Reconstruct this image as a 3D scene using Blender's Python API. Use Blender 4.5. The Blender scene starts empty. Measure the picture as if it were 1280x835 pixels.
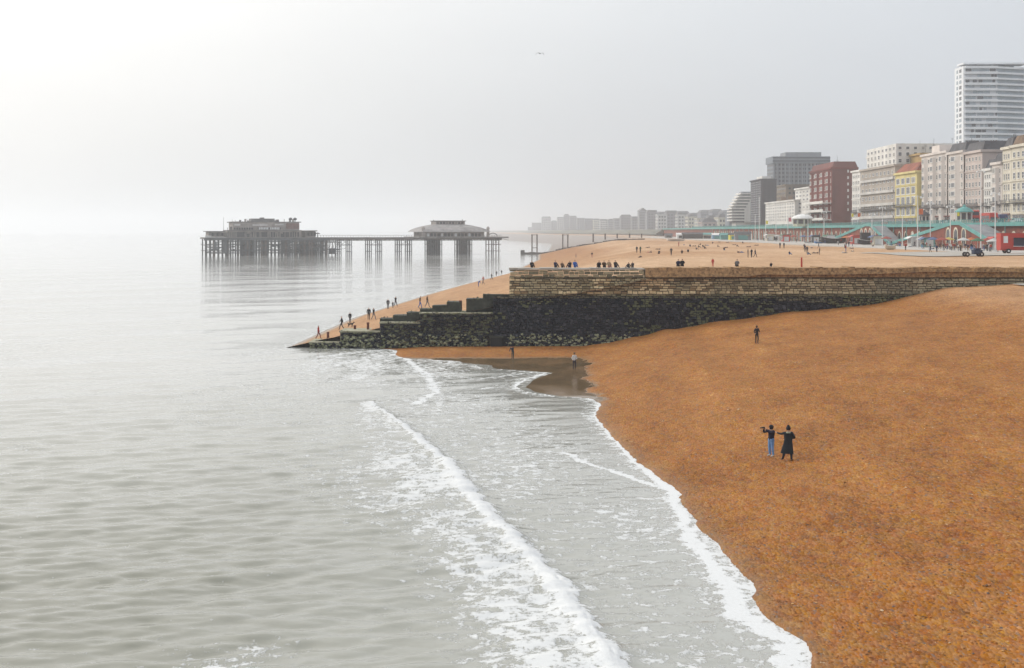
import bpy, bmesh, math, random
import numpy as np
from mathutils import Vector, Matrix
random.seed(7); RNG = np.random.default_rng(11)
sc = bpy.context.scene
COL = sc.collection
# ------------------------------------------------------------------ camera
F = 1740.0; CX = 640.0; HY = 289.0; CZ = 13.5          # focal length in photo pixels, horizon row, eye height
cam_d = bpy.data.cameras.new('camera'); cam = bpy.data.objects.new('camera', cam_d); COL.objects.link(cam)
cam.location = (0, 0, CZ); cam.rotation_euler = (math.radians(90), 0, 0)
cam_d.sensor_width = 36; cam_d.lens = 36 * F / 1280.0
cam_d.shift_y = -(417.5 - HY) / 1280.0
cam_d.clip_start = 0.5; cam_d.clip_end = 40000
sc.camera = cam
# ------------------------------------------------------------------ sky, sun, exposure
SUN_AZ = math.radians(-57)      # from +Y towards -X
SUN_EL = math.radians(30)
SUN_DIR = Vector((math.sin(SUN_AZ) * math.cos(SUN_EL), math.cos(SUN_AZ) * math.cos(SUN_EL), math.sin(SUN_EL)))
world = bpy.data.worlds.new('World'); sc.world = world; world.use_nodes = True
wt = world.node_tree; wt.nodes.clear()
wo = wt.nodes.new('ShaderNodeOutputWorld'); bg = wt.nodes.new('ShaderNodeBackground')
sky = wt.nodes.new('ShaderNodeTexSky'); sky.sky_type = 'NISHITA'; sky.sun_disc = False
sky.sun_elevation = SUN_EL; sky.sun_rotation = SUN_AZ; sky.dust_density = 6; sky.air_density = 1.0; sky.ozone_density = 1.0
tc = wt.nodes.new('ShaderNodeTexCoord')
dt = wt.nodes.new('ShaderNodeVectorMath'); dt.operation = 'DOT_PRODUCT'; dt.inputs[1].default_value = SUN_DIR
wt.links.new(tc.outputs['Generated'], dt.inputs[0])
rp = wt.nodes.new('ShaderNodeValToRGB'); rp.color_ramp.interpolation = 'B_SPLINE'
el = rp.color_ramp.elements
el[0].position = 0.475; el[0].color = (0.485, 0.51, 0.565, 1)      # ramp runs over 0.5 + dot / 2
el[1].position = 1.0; el[1].color = (0.98, 0.96, 0.92, 1)
for q_, c_ in ((0.605, (.525, .56, .605, 1)), (0.735, (.59, .618, .645, 1)), (0.845, (.80, .80, .79, 1))):
    e = el.new(q_); e.color = c_
half = wt.nodes.new('ShaderNodeMath'); half.operation = 'MULTIPLY_ADD'; half.inputs[1].default_value = .5; half.inputs[2].default_value = .5
wt.links.new(dt.outputs['Value'], half.inputs[0]); wt.links.new(half.outputs[0], rp.inputs[0])
wnz = wt.nodes.new('ShaderNodeTexNoise'); wnz.inputs['Scale'].default_value = 2.2; wnz.inputs['Detail'].default_value = 4
wmp = wt.nodes.new('ShaderNodeMapping'); wmp.inputs['Scale'].default_value = (1, 1, 3)
wt.links.new(tc.outputs['Generated'], wmp.inputs[0]); wt.links.new(wmp.outputs[0], wnz.inputs['Vector'])
wmr = wt.nodes.new('ShaderNodeMapRange'); wmr.inputs['To Min'].default_value = 9.0; wmr.inputs['To Max'].default_value = 11.0
wt.links.new(wnz.outputs['Fac'], wmr.inputs['Value'])
sc10 = wt.nodes.new('ShaderNodeVectorMath'); sc10.operation = 'SCALE'
wt.links.new(rp.outputs['Color'], sc10.inputs[0]); wt.links.new(wmr.outputs[0], sc10.inputs['Scale'])
# an overcast dome is brighter overhead than at the horizon
sxyz = wt.nodes.new('ShaderNodeSeparateXYZ'); wt.links.new(tc.outputs['Generated'], sxyz.inputs[0])
zr = wt.nodes.new('ShaderNodeValToRGB'); wt.links.new(sxyz.outputs['Z'], zr.inputs[0])
zr.color_ramp.elements[0].position = 0.0; zr.color_ramp.elements[0].color = (.48, .48, .48, 1)
zr.color_ramp.elements[1].position = 0.75; zr.color_ramp.elements[1].color = (.88, .875, .86, 1)
e = zr.color_ramp.elements.new(0.18); e.color = (.635, .632, .628, 1)
dome = wt.nodes.new('ShaderNodeVectorMath'); dome.operation = 'MULTIPLY'; wt.links.new(sc10.outputs[0], dome.inputs[0]); wt.links.new(zr.outputs['Color'], dome.inputs[1])
dome2 = wt.nodes.new('ShaderNodeVectorMath'); dome2.operation = 'SCALE'; dome2.inputs['Scale'].default_value = 2.0; wt.links.new(dome.outputs[0], dome2.inputs[0])
mx = wt.nodes.new('ShaderNodeMix'); mx.data_type = 'RGBA'; mx.inputs['Factor'].default_value = 0.93   # thick cloud veils the clear sky
wt.links.new(sky.outputs['Color'], mx.inputs['A']); wt.links.new(dome2.outputs[0], mx.inputs['B'])
wt.links.new(mx.outputs['Result'], bg.inputs['Color']); bg.inputs['Strength'].default_value = 0.1
wt.links.new(bg.outputs[0], wo.inputs['Surface'])
sun_d = bpy.data.lights.new('sun', 'SUN'); sun = bpy.data.objects.new('sun', sun_d); COL.objects.link(sun)
sun_d.energy = 1.3; sun_d.angle = math.radians(14); sun_d.color = (1.0, 0.95, 0.88)
sun.rotation_euler = SUN_DIR.to_track_quat('Z', 'Y').to_euler()
vs = sc.view_settings; vs.view_transform = 'Standard'; vs.look = 'None'; vs.exposure = 0.11; vs.gamma = 1.0; vs.use_curve_mapping = False
sc.render.engine = 'CYCLES'
cy = sc.cycles; cy.use_denoising = True; cy.max_bounces = 6; cy.diffuse_bounces = 2; cy.glossy_bounces = 3
cy.volume_bounces = 2; cy.transparent_max_bounces = 8; cy.caustics_reflective = False; cy.caustics_refractive = False
cy.use_adaptive_sampling = True; cy.adaptive_threshold = 0.015
HAZE_DENSITY = 0.00026

# ------------------------------------------------------------------ helpers
def tag(o, label=None, cat=None, group=None, kind=None):
    if label: o['label'] = label
    if cat: o['category'] = cat
    if group: o['group'] = group
    if kind: o['kind'] = kind
    return o
def add(name, me, mats=None, parent=None, loc=None):
    o = bpy.data.objects.new(name, me); COL.objects.link(o)
    if mats is not None and me is not None:
        for m in (mats if isinstance(mats, (list, tuple)) else [mats]): me.materials.append(m)
    if parent: o.parent = parent
    if loc is not None: o.location = loc
    return o
def empty(name, loc=(0, 0, 0), rz=0, **kw):
    o = bpy.data.objects.new(name, None); COL.objects.link(o); o.location = loc; o.rotation_euler = (0, 0, rz)
    o.empty_display_size = 0.3
    return tag(o, **kw)
def copy_tree(o, parent=None):
    c = o.copy(); COL.objects.link(c); c.parent = parent
    for ch in o.children: copy_tree(ch, c)
    return c
class MB:
    """collects polygons for one mesh"""
    def __init__(s): s.v = []; s.f = []; s.m = []
    def poly(s, pts, mi=0):
        n = len(s.v); s.v += [tuple(p) for p in pts]; s.f.append(tuple(range(n, n + len(pts)))); s.m.append(mi)
    def box(s, x0, x1, y0, y1, z0, z1, mi=0, j=0.0, M=None):
        n = len(s.v)
        vs_ = [(x, y, z) for z in (z0, z1) for y in (y0, y1) for x in (x0, x1)]
        if j: vs_ = [tuple(c + random.uniform(-j, j) for c in p) for p in vs_]
        if M is not None: vs_ = [tuple(M @ Vector(p)) for p in vs_]
        s.v += vs_
        for q in ((0, 2, 3, 1), (4, 5, 7, 6), (0, 1, 5, 4), (2, 6, 7, 3), (0, 4, 6, 2), (1, 3, 7, 5)):
            s.f.append(tuple(n + k for k in q)); s.m.append(mi)
    def tube(s, a, b, r0, r1=None, n=8, mi=0, cap=True):
        a = Vector(a); b = Vector(b); r1 = r0 if r1 is None else r1
        d = (b - a).normalized(); u = d.orthogonal().normalized(); w = d.cross(u); k0 = len(s.v)
        for c, r in ((a, r0), (b, r1)):
            for i in range(n):
                t = 2 * math.pi * i / n; s.v.append(tuple(c + (u * math.cos(t) + w * math.sin(t)) * r))
        for i in range(n):
            s.f.append((k0 + i, k0 + (i + 1) % n, k0 + n + (i + 1) % n, k0 + n + i)); s.m.append(mi)
        if cap:
            s.f.append(tuple(k0 + i for i in reversed(range(n)))); s.m.append(mi)
            s.f.append(tuple(k0 + n + i for i in range(n))); s.m.append(mi)
    def lathe(s, prof, n=12, c=(0, 0, 0), mi=0):
        k0 = len(s.v)
        for r, z in prof:
            for i in range(n):
                t = 2 * math.pi * i / n; s.v.append((c[0] + r * math.cos(t), c[1] + r * math.sin(t), c[2] + z))
        for k in range(len(prof) - 1):
            for i in range(n):
                s.f.append((k0 + k * n + i, k0 + k * n + (i + 1) % n, k0 + (k + 1) * n + (i + 1) % n, k0 + (k + 1) * n + i)); s.m.append(mi)
    def mesh(s, name, smooth=False):
        me = bpy.data.meshes.new(name); me.from_pydata(s.v, [], s.f)
        me.polygons.foreach_set('material_index', s.m)
        if smooth: me.polygons.foreach_set('use_smooth', [True] * len(s.f))
        me.update(); return me
    def build(s, name, mats, parent=None, loc=None, smooth=False):
        return add(name, s.mesh(name, smooth), mats, parent, loc)
_mats = {}
def mat(name, col, rough=0.8, var=0.15, scale=1.0, bump=0.0, bscale=None, metal=0.0, spec=0.4, stretch=None, col2=None, detail=6):
    """painted / stony surface: base colour broken up by two octaves of wear"""
    if name in _mats: return _mats[name]
    m = bpy.data.materials.new(name); m.use_nodes = True; nt = m.node_tree; N = nt.nodes; L = nt.links
    b = N['Principled BSDF']; b.inputs['Roughness'].default_value = rough; b.inputs['Metallic'].default_value = metal
    b.inputs['Specular IOR Level'].default_value = spec
    tc = N.new('ShaderNodeTexCoord'); vec = tc.outputs['Object']
    mp = N.new('ShaderNodeMapping'); L.new(vec, mp.inputs[0])
    if stretch: mp.inputs['Scale'].default_value = stretch
    nz = N.new('ShaderNodeTexNoise'); nz.inputs['Scale'].default_value = scale; nz.inputs['Detail'].default_value = detail; nz.inputs['Roughness'].default_value = 0.65
    L.new(mp.outputs[0], nz.inputs['Vector'])
    r = N.new('ShaderNodeValToRGB'); L.new(nz.outputs['Fac'], r.inputs[0])
    c2 = col2 or tuple(max(0, c * (1 - 2.0 * var)) for c in col)
    r.color_ramp.elements[0].position = 0.28; r.color_ramp.elements[0].color = (*c2, 1)
    r.color_ramp.elements[1].position = 0.68; r.color_ramp.elements[1].color = (*[min(1, c * (1 + 0.5 * var)) for c in col], 1)
    L.new(r.outputs[0], b.inputs['Base Color'])
    if bump:
        n2 = N.new('ShaderNodeTexNoise'); n2.inputs['Scale'].default_value = bscale or scale * 4; n2.inputs['Detail'].default_value = 4
        L.new(vec, n2.inputs['Vector'])
        bp = N.new('ShaderNodeBump'); bp.inputs['Strength'].default_value = bump; bp.inputs['Distance'].default_value = 0.05
        L.new(n2.outputs['Fac'], bp.inputs['Height']); L.new(bp.outputs[0], b.inputs['Normal'])
    _mats[name] = m; return m
def nodes_of(name):
    m = bpy.data.materials.new(name); m.use_nodes = True
    return m, m.node_tree.nodes, m.node_tree.links, m.node_tree.nodes['Principled BSDF']
def interp(x, pts):
    xs = [p[0] for p in pts]; ys = [p[1] for p in pts]; return np.interp(x, xs, ys)
def vnoise(x, y, seed=0):
    """smooth value noise, vectorised"""
    xi = np.floor(x).astype(np.int64); yi = np.floor(y).astype(np.int64); fx = x - xi; fy = y - yi
    def h(a, b):
        n = (a * 374761393 + b * 668265263 + seed * 974634777) & 0x7fffffff
        n = ((n ^ (n >> 13)) * 1274126177) & 0x7fffffff
        return ((n ^ (n >> 16)) & 0xffff) / 65535.0
    ux = fx * fx * (3 - 2 * fx); uy = fy * fy * (3 - 2 * fy)
    return (h(xi, yi) * (1 - ux) + h(xi + 1, yi) * ux) * (1 - uy) + (h(xi, yi + 1) * (1 - ux) + h(xi + 1, yi + 1) * ux) * uy
def fbm(x, y, seed=0, oct=4):
    s = 0; a = 0.5
    for k in range(oct): s = s + a * vnoise(x * 2 ** k, y * 2 ** k, seed + k * 17); a *= 0.5
    return s
def grid_mesh(name, X, Y, Z, attrs=None):
    nr, nc = X.shape
    me = bpy.data.meshes.new(name); nv = nr * nc
    me.vertices.add(nv); me.vertices.foreach_set('co', np.stack([X, Y, Z], -1).astype(np.float32).ravel())
    i = np.arange(nr - 1)[:, None] * nc + np.arange(nc - 1)[None, :]
    q = np.stack([i, i + 1, i + nc + 1, i + nc], -1).reshape(-1, 4).astype(np.int32)
    me.loops.add(q.size); me.polygons.add(len(q))
    me.loops.foreach_set('vertex_index', q.ravel())
    me.polygons.foreach_set('loop_start', np.arange(len(q), dtype=np.int32) * 4)
    me.polygons.foreach_set('use_smooth', np.ones(len(q), dtype=bool))
    for k, a in (attrs or {}).items():
        at = me.attributes.new(k, 'FLOAT', 'POINT'); at.data.foreach_set('value', a.astype(np.float32).ravel())
    me.update(calc_edges=True); return me

# ------------------------------------------------------------------ the lie of the land
WATER_EDGE = [(15, 10.5), (30, 10.2), (40, 9.6), (43, 9.3), (45.5, 9.7), (48.8, 8.7), (53.3, 9.2), (57.2, 9.0), (62.5, 8.6), (67.9, 8.4), (72, 8.7), (80.7, 7.4), (90, 6.7),
              (101.7, 6.1), (108.8, 7.0), (112.5, 6.2), (113.6, 3.5), (117, 1.2), (120.5, .3), (127, 1.4), (132.6, 3.4), (134.6, 0.5), (136.5, -3), (140, -3.6), (142.5, -7), (144.4, -7.4), (146, -10.8), (149.5, -12), (155.6, -14), (161, -20)]
DRY_EDGE = [(15, 10.6), (40, 9.7), (43, 9.35), (45.5, 9.75), (48.8, 8.8), (53.3, 9.3), (57.2, 9.1), (62.5, 8.7), (67.9, 8.5), (72, 8.8), (80.7, 7.5), (90, 6.8),
            (101.7, 6.2), (108.8, 7.2), (113, 6.7), (117, 6.1), (121, 6.9), (126, 6.3), (131, 7.2), (136, 6.8), (141, 8.2), (145, 7.3), (150, 7.9), (161, 8.3)]
NEAR_PROFILE = [(0, 0.10), (3, .55), (9.5, 1.9), (20, 3.4), (34, 4.9), (42, 6.8), (51, 7.25), (75, 7.5), (110, 8.9), (400, 8.9)]
FAR_EDGE = [(150, -28), (163, -26), (204, -25), (220, -24.4), (261, -21), (301, -17.5), (351, -12.3), (443, -1.3), (652, 12), (800, 15), (950, 25), (1100, 30), (1468, 42), (1957, 0), (2600, -60),
            (4500, -130), (6500, -330), (12000, -1200)]
FAR_PROFILE = [(-30, -2), (0, 0), (10, 2), (25, 4.9), (43, 8.1), (55, 8.5), (90, 8.7), (115, 8.96), (4000, 8.96)]
GY = 160.0   # sea face of the big groyne
def h_near(x, y, rough=True):
    w = interp(y, WATER_EDGE); d = interp(y, DRY_EDGE)
    below = -0.10 * (w - x)
    t = np.clip((x - w) / np.maximum(d - w, 0.05), 0, 1)
    z = np.where(x < w, np.maximum(below, -1.6), 0.11 * t)
    lift = np.interp(x - d, [p[0] for p in NEAR_PROFILE], [p[1] for p in NEAR_PROFILE]) - 0.10
    # strip of sand along the foot of the groyne
    ft = np.clip((y - 147.0) / 6, 0, 1) * np.clip((x + 13) / 3, 0, 1) * 0.18
    z = z + np.where(x > d, np.maximum(lift, 0), 0) + ft
    u = x - d + 2.2 * (fbm(x * 0 + 3.3, y * .045, 71) - .47) * 2 + .8 * (fbm(x * .3, y * .3, 72) - .47)     # storm ridges left by earlier tides
    for c_, a_, w_ in ((4.5, .10, .7), (8.6, .16, 1.0), (14.5, .14, 1.4), (23, .18, 1.8)): z = z + a_ * np.exp(-((u - c_) / w_) ** 2) * (x > d)
    if rough:
        k = np.clip((x - d) / 3, 0, 1)
        z = z + k * (0.22 * (fbm(x * 0.22, y * 0.07, 3) - .47) + 0.10 * (fbm(x * 0.9, y * 0.5, 9) - .47) + 0.05 * (fbm(x * 2.6, y * 2.2, 5) - .47))
    return z
def h_far(x, y, rough=True):
    s = interp(y, FAR_EDGE); d = x - s
    z = np.interp(d, [p[0] for p in FAR_PROFILE], [p[1] for p in FAR_PROFILE])
    if rough:
        k = np.clip(d / 6, 0, 1) * np.clip((115 - d) / 20, 0, 1)
        z = z + k * (0.8 * (fbm(x * 0.06, y * 0.018, 21) - .47) + 0.35 * (fbm(x * 0.3, y * 0.12, 31) - .47))
    return z
def ground_z(x, y):
    x = float(x); y = float(y)
    if y < GY: return float(h_near(np.array([x]), np.array([y]))[0])
    return max(0.0, float(h_far(np.array([x]), np.array([y]))[0]))
def at(px, py, Y):
    return Vector(((px - CX) / F * Y, Y, CZ - (py - HY) / F * Y))
_ys_near = np.arange(38, GY, 0.25); _ys_far = np.concatenate([np.arange(167, 700, 0.5), np.arange(700, 2500, 2)])
def hit(px, py, far):
    """where the sight line through a photo pixel meets the beach"""
    ys = _ys_far if far else _ys_near
    x = (px - CX) / F * ys; z = CZ - (py - HY) / F * ys
    g = np.maximum(h_far(x, ys) if far else h_near(x, ys), 0)
    k = np.nonzero(z <= g)[0]
    k = k[0] if len(k) else len(ys) - 1
    return Vector((x[k], ys[k], g[k]))
# ------------------------------------------------------------------ materials of sea and shore
def water_material():
    m, N, L, b = nodes_of('sea_water')
    tc = N.new('ShaderNodeTexCoord'); at_ = N.new('ShaderNodeAttribute'); at_.attribute_name = 'foam'
    lace = N.new('ShaderNodeAttribute'); lace.attribute_name = 'lace'
    def noise(scale, detail, st, rough=0.6, dist=0.0):
        mp = N.new('ShaderNodeMapping'); mp.inputs['Scale'].default_value = st; L.new(tc.outputs['Object'], mp.inputs[0])
        n = N.new('ShaderNodeTexNoise'); n.inputs['Scale'].default_value = scale; n.inputs['Detail'].default_value = detail
        n.inputs['Roughness'].default_value = rough; n.inputs['Distortion'].default_value = dist
        L.new(mp.outputs[0], n.inputs['Vector']); return n.outputs['Fac']
    def math_(op, a, c=None, clamp=False):
        n = N.new('ShaderNodeMath'); n.operation = op; n.use_clamp = clamp
        for k, v in ((0, a), (1, c)):
            if v is None: continue
            if isinstance(v, (int, float)): n.inputs[k].default_value = v
            else: L.new(v, n.inputs[k])
        return n.outputs[0]
    streak = noise(1.0, 7, (1.5, 1.5, 1), 0.68, 0.5)
    fine = noise(6.0, 4, (1.4, .8, 1), 0.7)
    mixn = math_('ADD', math_('MULTIPLY', math_('SUBTRACT', math_('ADD', math_('MULTIPLY', streak, 0.68), math_('MULTIPLY', fine, 0.32)), 0.5), 3.2), 0.5)
    # solid foam + lacy foam: attribute says how much, noise says where
    f1 = math_('MULTIPLY', math_('SUBTRACT', math_('ADD', mixn, math_('MULTIPLY', at_.outputs['Fac'], 0.90)), 0.88), 5, True)
    f2 = math_('MULTIPLY', math_('SUBTRACT', math_('ADD', mixn, math_('MULTIPLY', lace.outputs['Fac'], 0.62)), 0.84), 4.2, True)
    f1 = math_('MULTIPLY', f1, math_('ADD', math_('MULTIPLY', fine, .55), .62), True)
    foam = math_('MAXIMUM', f1, math_('MULTIPLY', f2, 0.85), True)
    # murky body: sand stirred up towards the beach
    patch = noise(0.05, 3, (1, 0.6, 1))
    r = N.new('ShaderNodeValToRGB'); L.new(patch, r.inputs[0])
    r.color_ramp.elements[0].position = 0.3; r.color_ramp.elements[0].color = (0.175, 0.175, 0.135, 1)
    r.color_ramp.elements[1].position = 0.7; r.color_ramp.elements[1].color = (0.25, 0.25, 0.205, 1)
    mx = N.new('ShaderNodeMix'); mx.data_type = 'RGBA'; L.new(foam, mx.inputs['Factor'])
    sand = N.new('ShaderNodeAttribute'); sand.attribute_name = 'silt'
    ms = N.new('ShaderNodeMix'); ms.data_type = 'RGBA'; L.new(sand.outputs['Fac'], ms.inputs['Factor'])
    offshore_glare = N.new('ShaderNodeAttribute'); offshore_glare.attribute_name = 'offshore_glare'
    mk = N.new('ShaderNodeMix'); mk.data_type = 'RGBA'; L.new(offshore_glare.outputs['Fac'], mk.inputs['Factor']); L.new(r.outputs[0], mk.inputs['A']); mk.inputs['B'].default_value = (0.42, 0.415, 0.385, 1)  # bright offshore glare painted into the base colour as paler water
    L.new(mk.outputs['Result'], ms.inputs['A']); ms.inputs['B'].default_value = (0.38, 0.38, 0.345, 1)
    L.new(ms.outputs['Result'], mx.inputs['A']); mx.inputs['B'].default_value = (0.70, 0.71, 0.715, 1)
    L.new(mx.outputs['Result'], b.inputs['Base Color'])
    rg = N.new('ShaderNodeMapRange'); rg.inputs['To Min'].default_value = 0.05; rg.inputs['To Max'].default_value = 0.75
    L.new(foam, rg.inputs['Value']); L.new(rg.outputs[0], b.inputs['Roughness']); b.inputs['IOR'].default_value = 1.5
    # ripples
    rip = noise(1.0, 5, (.7, 1.9, 1), 0.62); rip2 = noise(0.22, 3, (0.6, 1.6, 1), 0.5)
    rip3 = noise(0.05, 2, (.7, 1.5, 1), .5)
    h = math_('ADD', math_('MULTIPLY', rip3, .30), math_('MULTIPLY', rip, 0.036)); h = math_('ADD', h, math_('MULTIPLY', rip2, 0.03)); h = math_('ADD', h, math_('MULTIPLY', foam, 0.05))
    bp = N.new('ShaderNodeBump'); bp.inputs['Strength'].default_value = 0.6; bp.inputs['Distance'].default_value = 1.0
    L.new(h, bp.inputs['Height']); L.new(bp.outputs[0], b.inputs['Normal'])
    return m
def shingle_material():
    m, N, L, b = nodes_of('shingle')
    tc = N.new('ShaderNodeTexCoord')
    ms_ = N.new('ShaderNodeMapping'); ms_.inputs['Scale'].default_value = (1, .42, 1); L.new(tc.outputs['Object'], ms_.inputs[0])
    vo = N.new('ShaderNodeTexVoronoi'); vo.inputs['Scale'].default_value = 10.5; L.new(ms_.outputs[0], vo.inputs['Vector'])
    sep = N.new('ShaderNodeSeparateColor'); L.new(vo.outputs['Color'], sep.inputs[0])
    vo2 = N.new('ShaderNodeTexVoronoi'); vo2.inputs['Scale'].default_value = 3.6; L.new(ms_.outputs[0], vo2.inputs['Vector'])
    sep2 = N.new('ShaderNodeSeparateColor'); L.new(vo2.outputs['Color'], sep2.inputs[0])
    nz = N.new('ShaderNodeTexNoise'); nz.inputs['Scale'].default_value = 0.35; nz.inputs['Detail'].default_value = 7; nz.inputs['Roughness'].default_value = 0.72
    mp = N.new('ShaderNodeMapping'); mp.inputs['Scale'].default_value = (1, .45, 1); L.new(tc.outputs['Object'], mp.inputs[0]); L.new(mp.outputs[0], nz.inputs['Vector'])
    def M(op, a, c):
        n = N.new('ShaderNodeMath'); n.operation = op
        for k, v in ((0, a), (1, c)):
            if isinstance(v, (int, float)): n.inputs[k].default_value = v
            else: L.new(v, n.inputs[k])
        return n.outputs[0]
    f = M('ADD', M('MULTIPLY', sep.outputs[0], 0.28), M('ADD', M('MULTIPLY', sep2.outputs[0], 0.14), M('MULTIPLY', nz.outputs['Fac'], 0.76)))
    big = N.new('ShaderNodeTexNoise'); big.inputs['Scale'].default_value = 0.16; big.inputs['Detail'].default_value = 5; mb_ = N.new('ShaderNodeMapping'); mb_.inputs['Scale'].default_value = (1.6, .3, 1); L.new(tc.outputs['Object'], mb_.inputs[0]); L.new(mb_.outputs[0], big.inputs['Vector'])
    f = M('ADD', f, M('MULTIPLY', M('SUBTRACT', big.outputs['Fac'], .5), .24))
    r = N.new('ShaderNodeValToRGB'); L.new(f, r.inputs[0]); e = r.color_ramp.elements
    e[0].position = 0.22; e[0].color = (0.085, 0.036, 0.012, 1)
    e[1].position = 0.98; e[1].color = (0.52, 0.285, 0.11, 1)
    x = e.new(0.42); x.color = (0.215, 0.080, 0.020, 1)
    x = e.new(0.60); x.color = (0.295, 0.120, 0.030, 1)
    x = e.new(0.80); x.color = (0.385, 0.170, 0.048, 1)
    # a few grey and blue flints
    gr = N.new('ShaderNodeMath'); gr.operation = 'GREATER_THAN'; gr.inputs[1].default_value = 0.965; L.new(sep.outputs[1], gr.inputs[0])
    mg = N.new('ShaderNodeMix'); mg.data_type = 'RGBA'; L.new(M('MULTIPLY', gr.outputs[0], 0.6), mg.inputs['Factor']); L.new(r.outputs[0], mg.inputs['A']); mg.inputs['B'].default_value = (0.16, 0.13, 0.12, 1)
    hs = N.new('ShaderNodeHueSaturation'); hu = N.new('ShaderNodeMapRange'); hu.inputs['To Min'].default_value = .493; hu.inputs['To Max'].default_value = .509; L.new(sep2.outputs[2], hu.inputs['Value']); L.new(hu.outputs[0], hs.inputs['Hue'])
    sa = N.new('ShaderNodeMapRange'); sa.inputs['To Min'].default_value = .92; sa.inputs['To Max'].default_value = 1.12; L.new(sep.outputs[2], sa.inputs['Value']); L.new(sa.outputs[0], hs.inputs['Saturation']); L.new(mg.outputs['Result'], hs.inputs['Color']); mg = hs
    pale = N.new('ShaderNodeAttribute'); pale.attribute_name = 'pale'
    mpz = N.new('ShaderNodeMix'); mpz.data_type = 'RGBA'; L.new(pale.outputs['Fac'], mpz.inputs['Factor']); L.new(mg.outputs[0], mpz.inputs['A'])
    rs = N.new('ShaderNodeValToRGB'); L.new(f, rs.inputs[0])
    rs.color_ramp.elements[0].position = .3; rs.color_ramp.elements[0].color = (.36, .20, .10, 1)
    rs.color_ramp.elements[1].position = .85; rs.color_ramp.elements[1].color = (.70, .49, .31, 1)
    L.new(rs.outputs[0], mpz.inputs['B'])
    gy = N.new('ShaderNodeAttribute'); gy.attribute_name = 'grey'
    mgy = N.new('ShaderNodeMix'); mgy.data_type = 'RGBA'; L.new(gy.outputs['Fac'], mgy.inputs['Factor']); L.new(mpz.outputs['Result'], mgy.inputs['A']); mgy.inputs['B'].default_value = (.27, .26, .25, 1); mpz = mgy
    wet = N.new('ShaderNodeAttribute'); wet.attribute_name = 'wet'
    mw = N.new('ShaderNodeMix'); mw.data_type = 'RGBA'; L.new(wet.outputs['Fac'], mw.inputs['Factor']); L.new(mpz.outputs['Result'], mw.inputs['A']); mw.inputs['B'].default_value = (0.155, 0.105, 0.055, 1)
    L.new(mw.outputs['Result'], b.inputs['Base Color'])
    rg = N.new('ShaderNodeMapRange'); rg.inputs['To Min'].default_value = 0.85; rg.inputs['To Max'].default_value = 0.08; L.new(wet.outputs['Fac'], rg.inputs['Value']); L.new(rg.outputs[0], b.inputs['Roughness'])
    hgt = M('SUBTRACT', M('MULTIPLY', nz.outputs['Fac'], 2.2), M('MULTIPLY', vo.outputs['Distance'], 1.0))
    bp = N.new('ShaderNodeBump'); bp.inputs['Distance'].default_value = 0.055
    st = N.new('ShaderNodeMapRange'); st.inputs['To Min'].default_value = 0.9; st.inputs['To Max'].default_value = 0.10; L.new(wet.outputs['Fac'], st.inputs['Value']); L.new(st.outputs[0], bp.inputs['Strength'])
    L.new(hgt, bp.inputs['Height']); L.new(bp.outputs[0], b.inputs['Normal'])
    b.inputs['Specular IOR Level'].default_value = 0.2
    return m
M_WATER = water_material(); M_SHINGLE = shingle_material()

# ------------------------------------------------------------------ sea
def dist_poly(x, y, pts):
    """signed-ish distance to a polyline: (distance, side(+ = right of travel), t along)"""
    best = np.full(x.shape, 1e9); side = np.zeros(x.shape); tt = np.zeros(x.shape); L = 0
    for (ax, ay), (bx, by) in zip(pts[:-1], pts[1:]):
        dx, dy = bx - ax, by - ay; l = math.hypot(dx, dy)
        t = np.clip(((x - ax) * dx + (y - ay) * dy) / (l * l), 0, 1)
        ex, ey = x - ax - t * dx, y - ay - t * dy; d = np.hypot(ex, ey); k = d < best
        best = np.where(k, d, best); side = np.where(k, np.sign(dx * ey - dy * ex), side); tt = np.where(k, L + t * l, tt); L += l
    return best, side, tt
def px_line(pts, z=0.0):
    out = []
    for px, py in pts:
        Y = (CZ - z) * F / (py - HY); out.append(((px - CX) / F * Y, Y))
    return out
BREAKER = px_line([(466, 505), (480, 515), (520, 545), (560, 578), (590, 618), (612, 645), (645, 672), (690, 718), (722, 765), (745, 797), (762, 824), (780, 855)])
BREAK_B = px_line([(398, 446), (440, 441), (490, 437), (505, 447), (535, 470), (545, 490), (520, 505)])
BREAK_C = px_line([(705, 566), (740, 582), (790, 598), (850, 618)])
BREAK_D = px_line([(556, 468), (600, 474), (660, 466), (683, 466), (640, 482), (600, 486)])
BREAK_E = px_line([(215, 845), (270, 828), (320, 812)])
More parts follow.
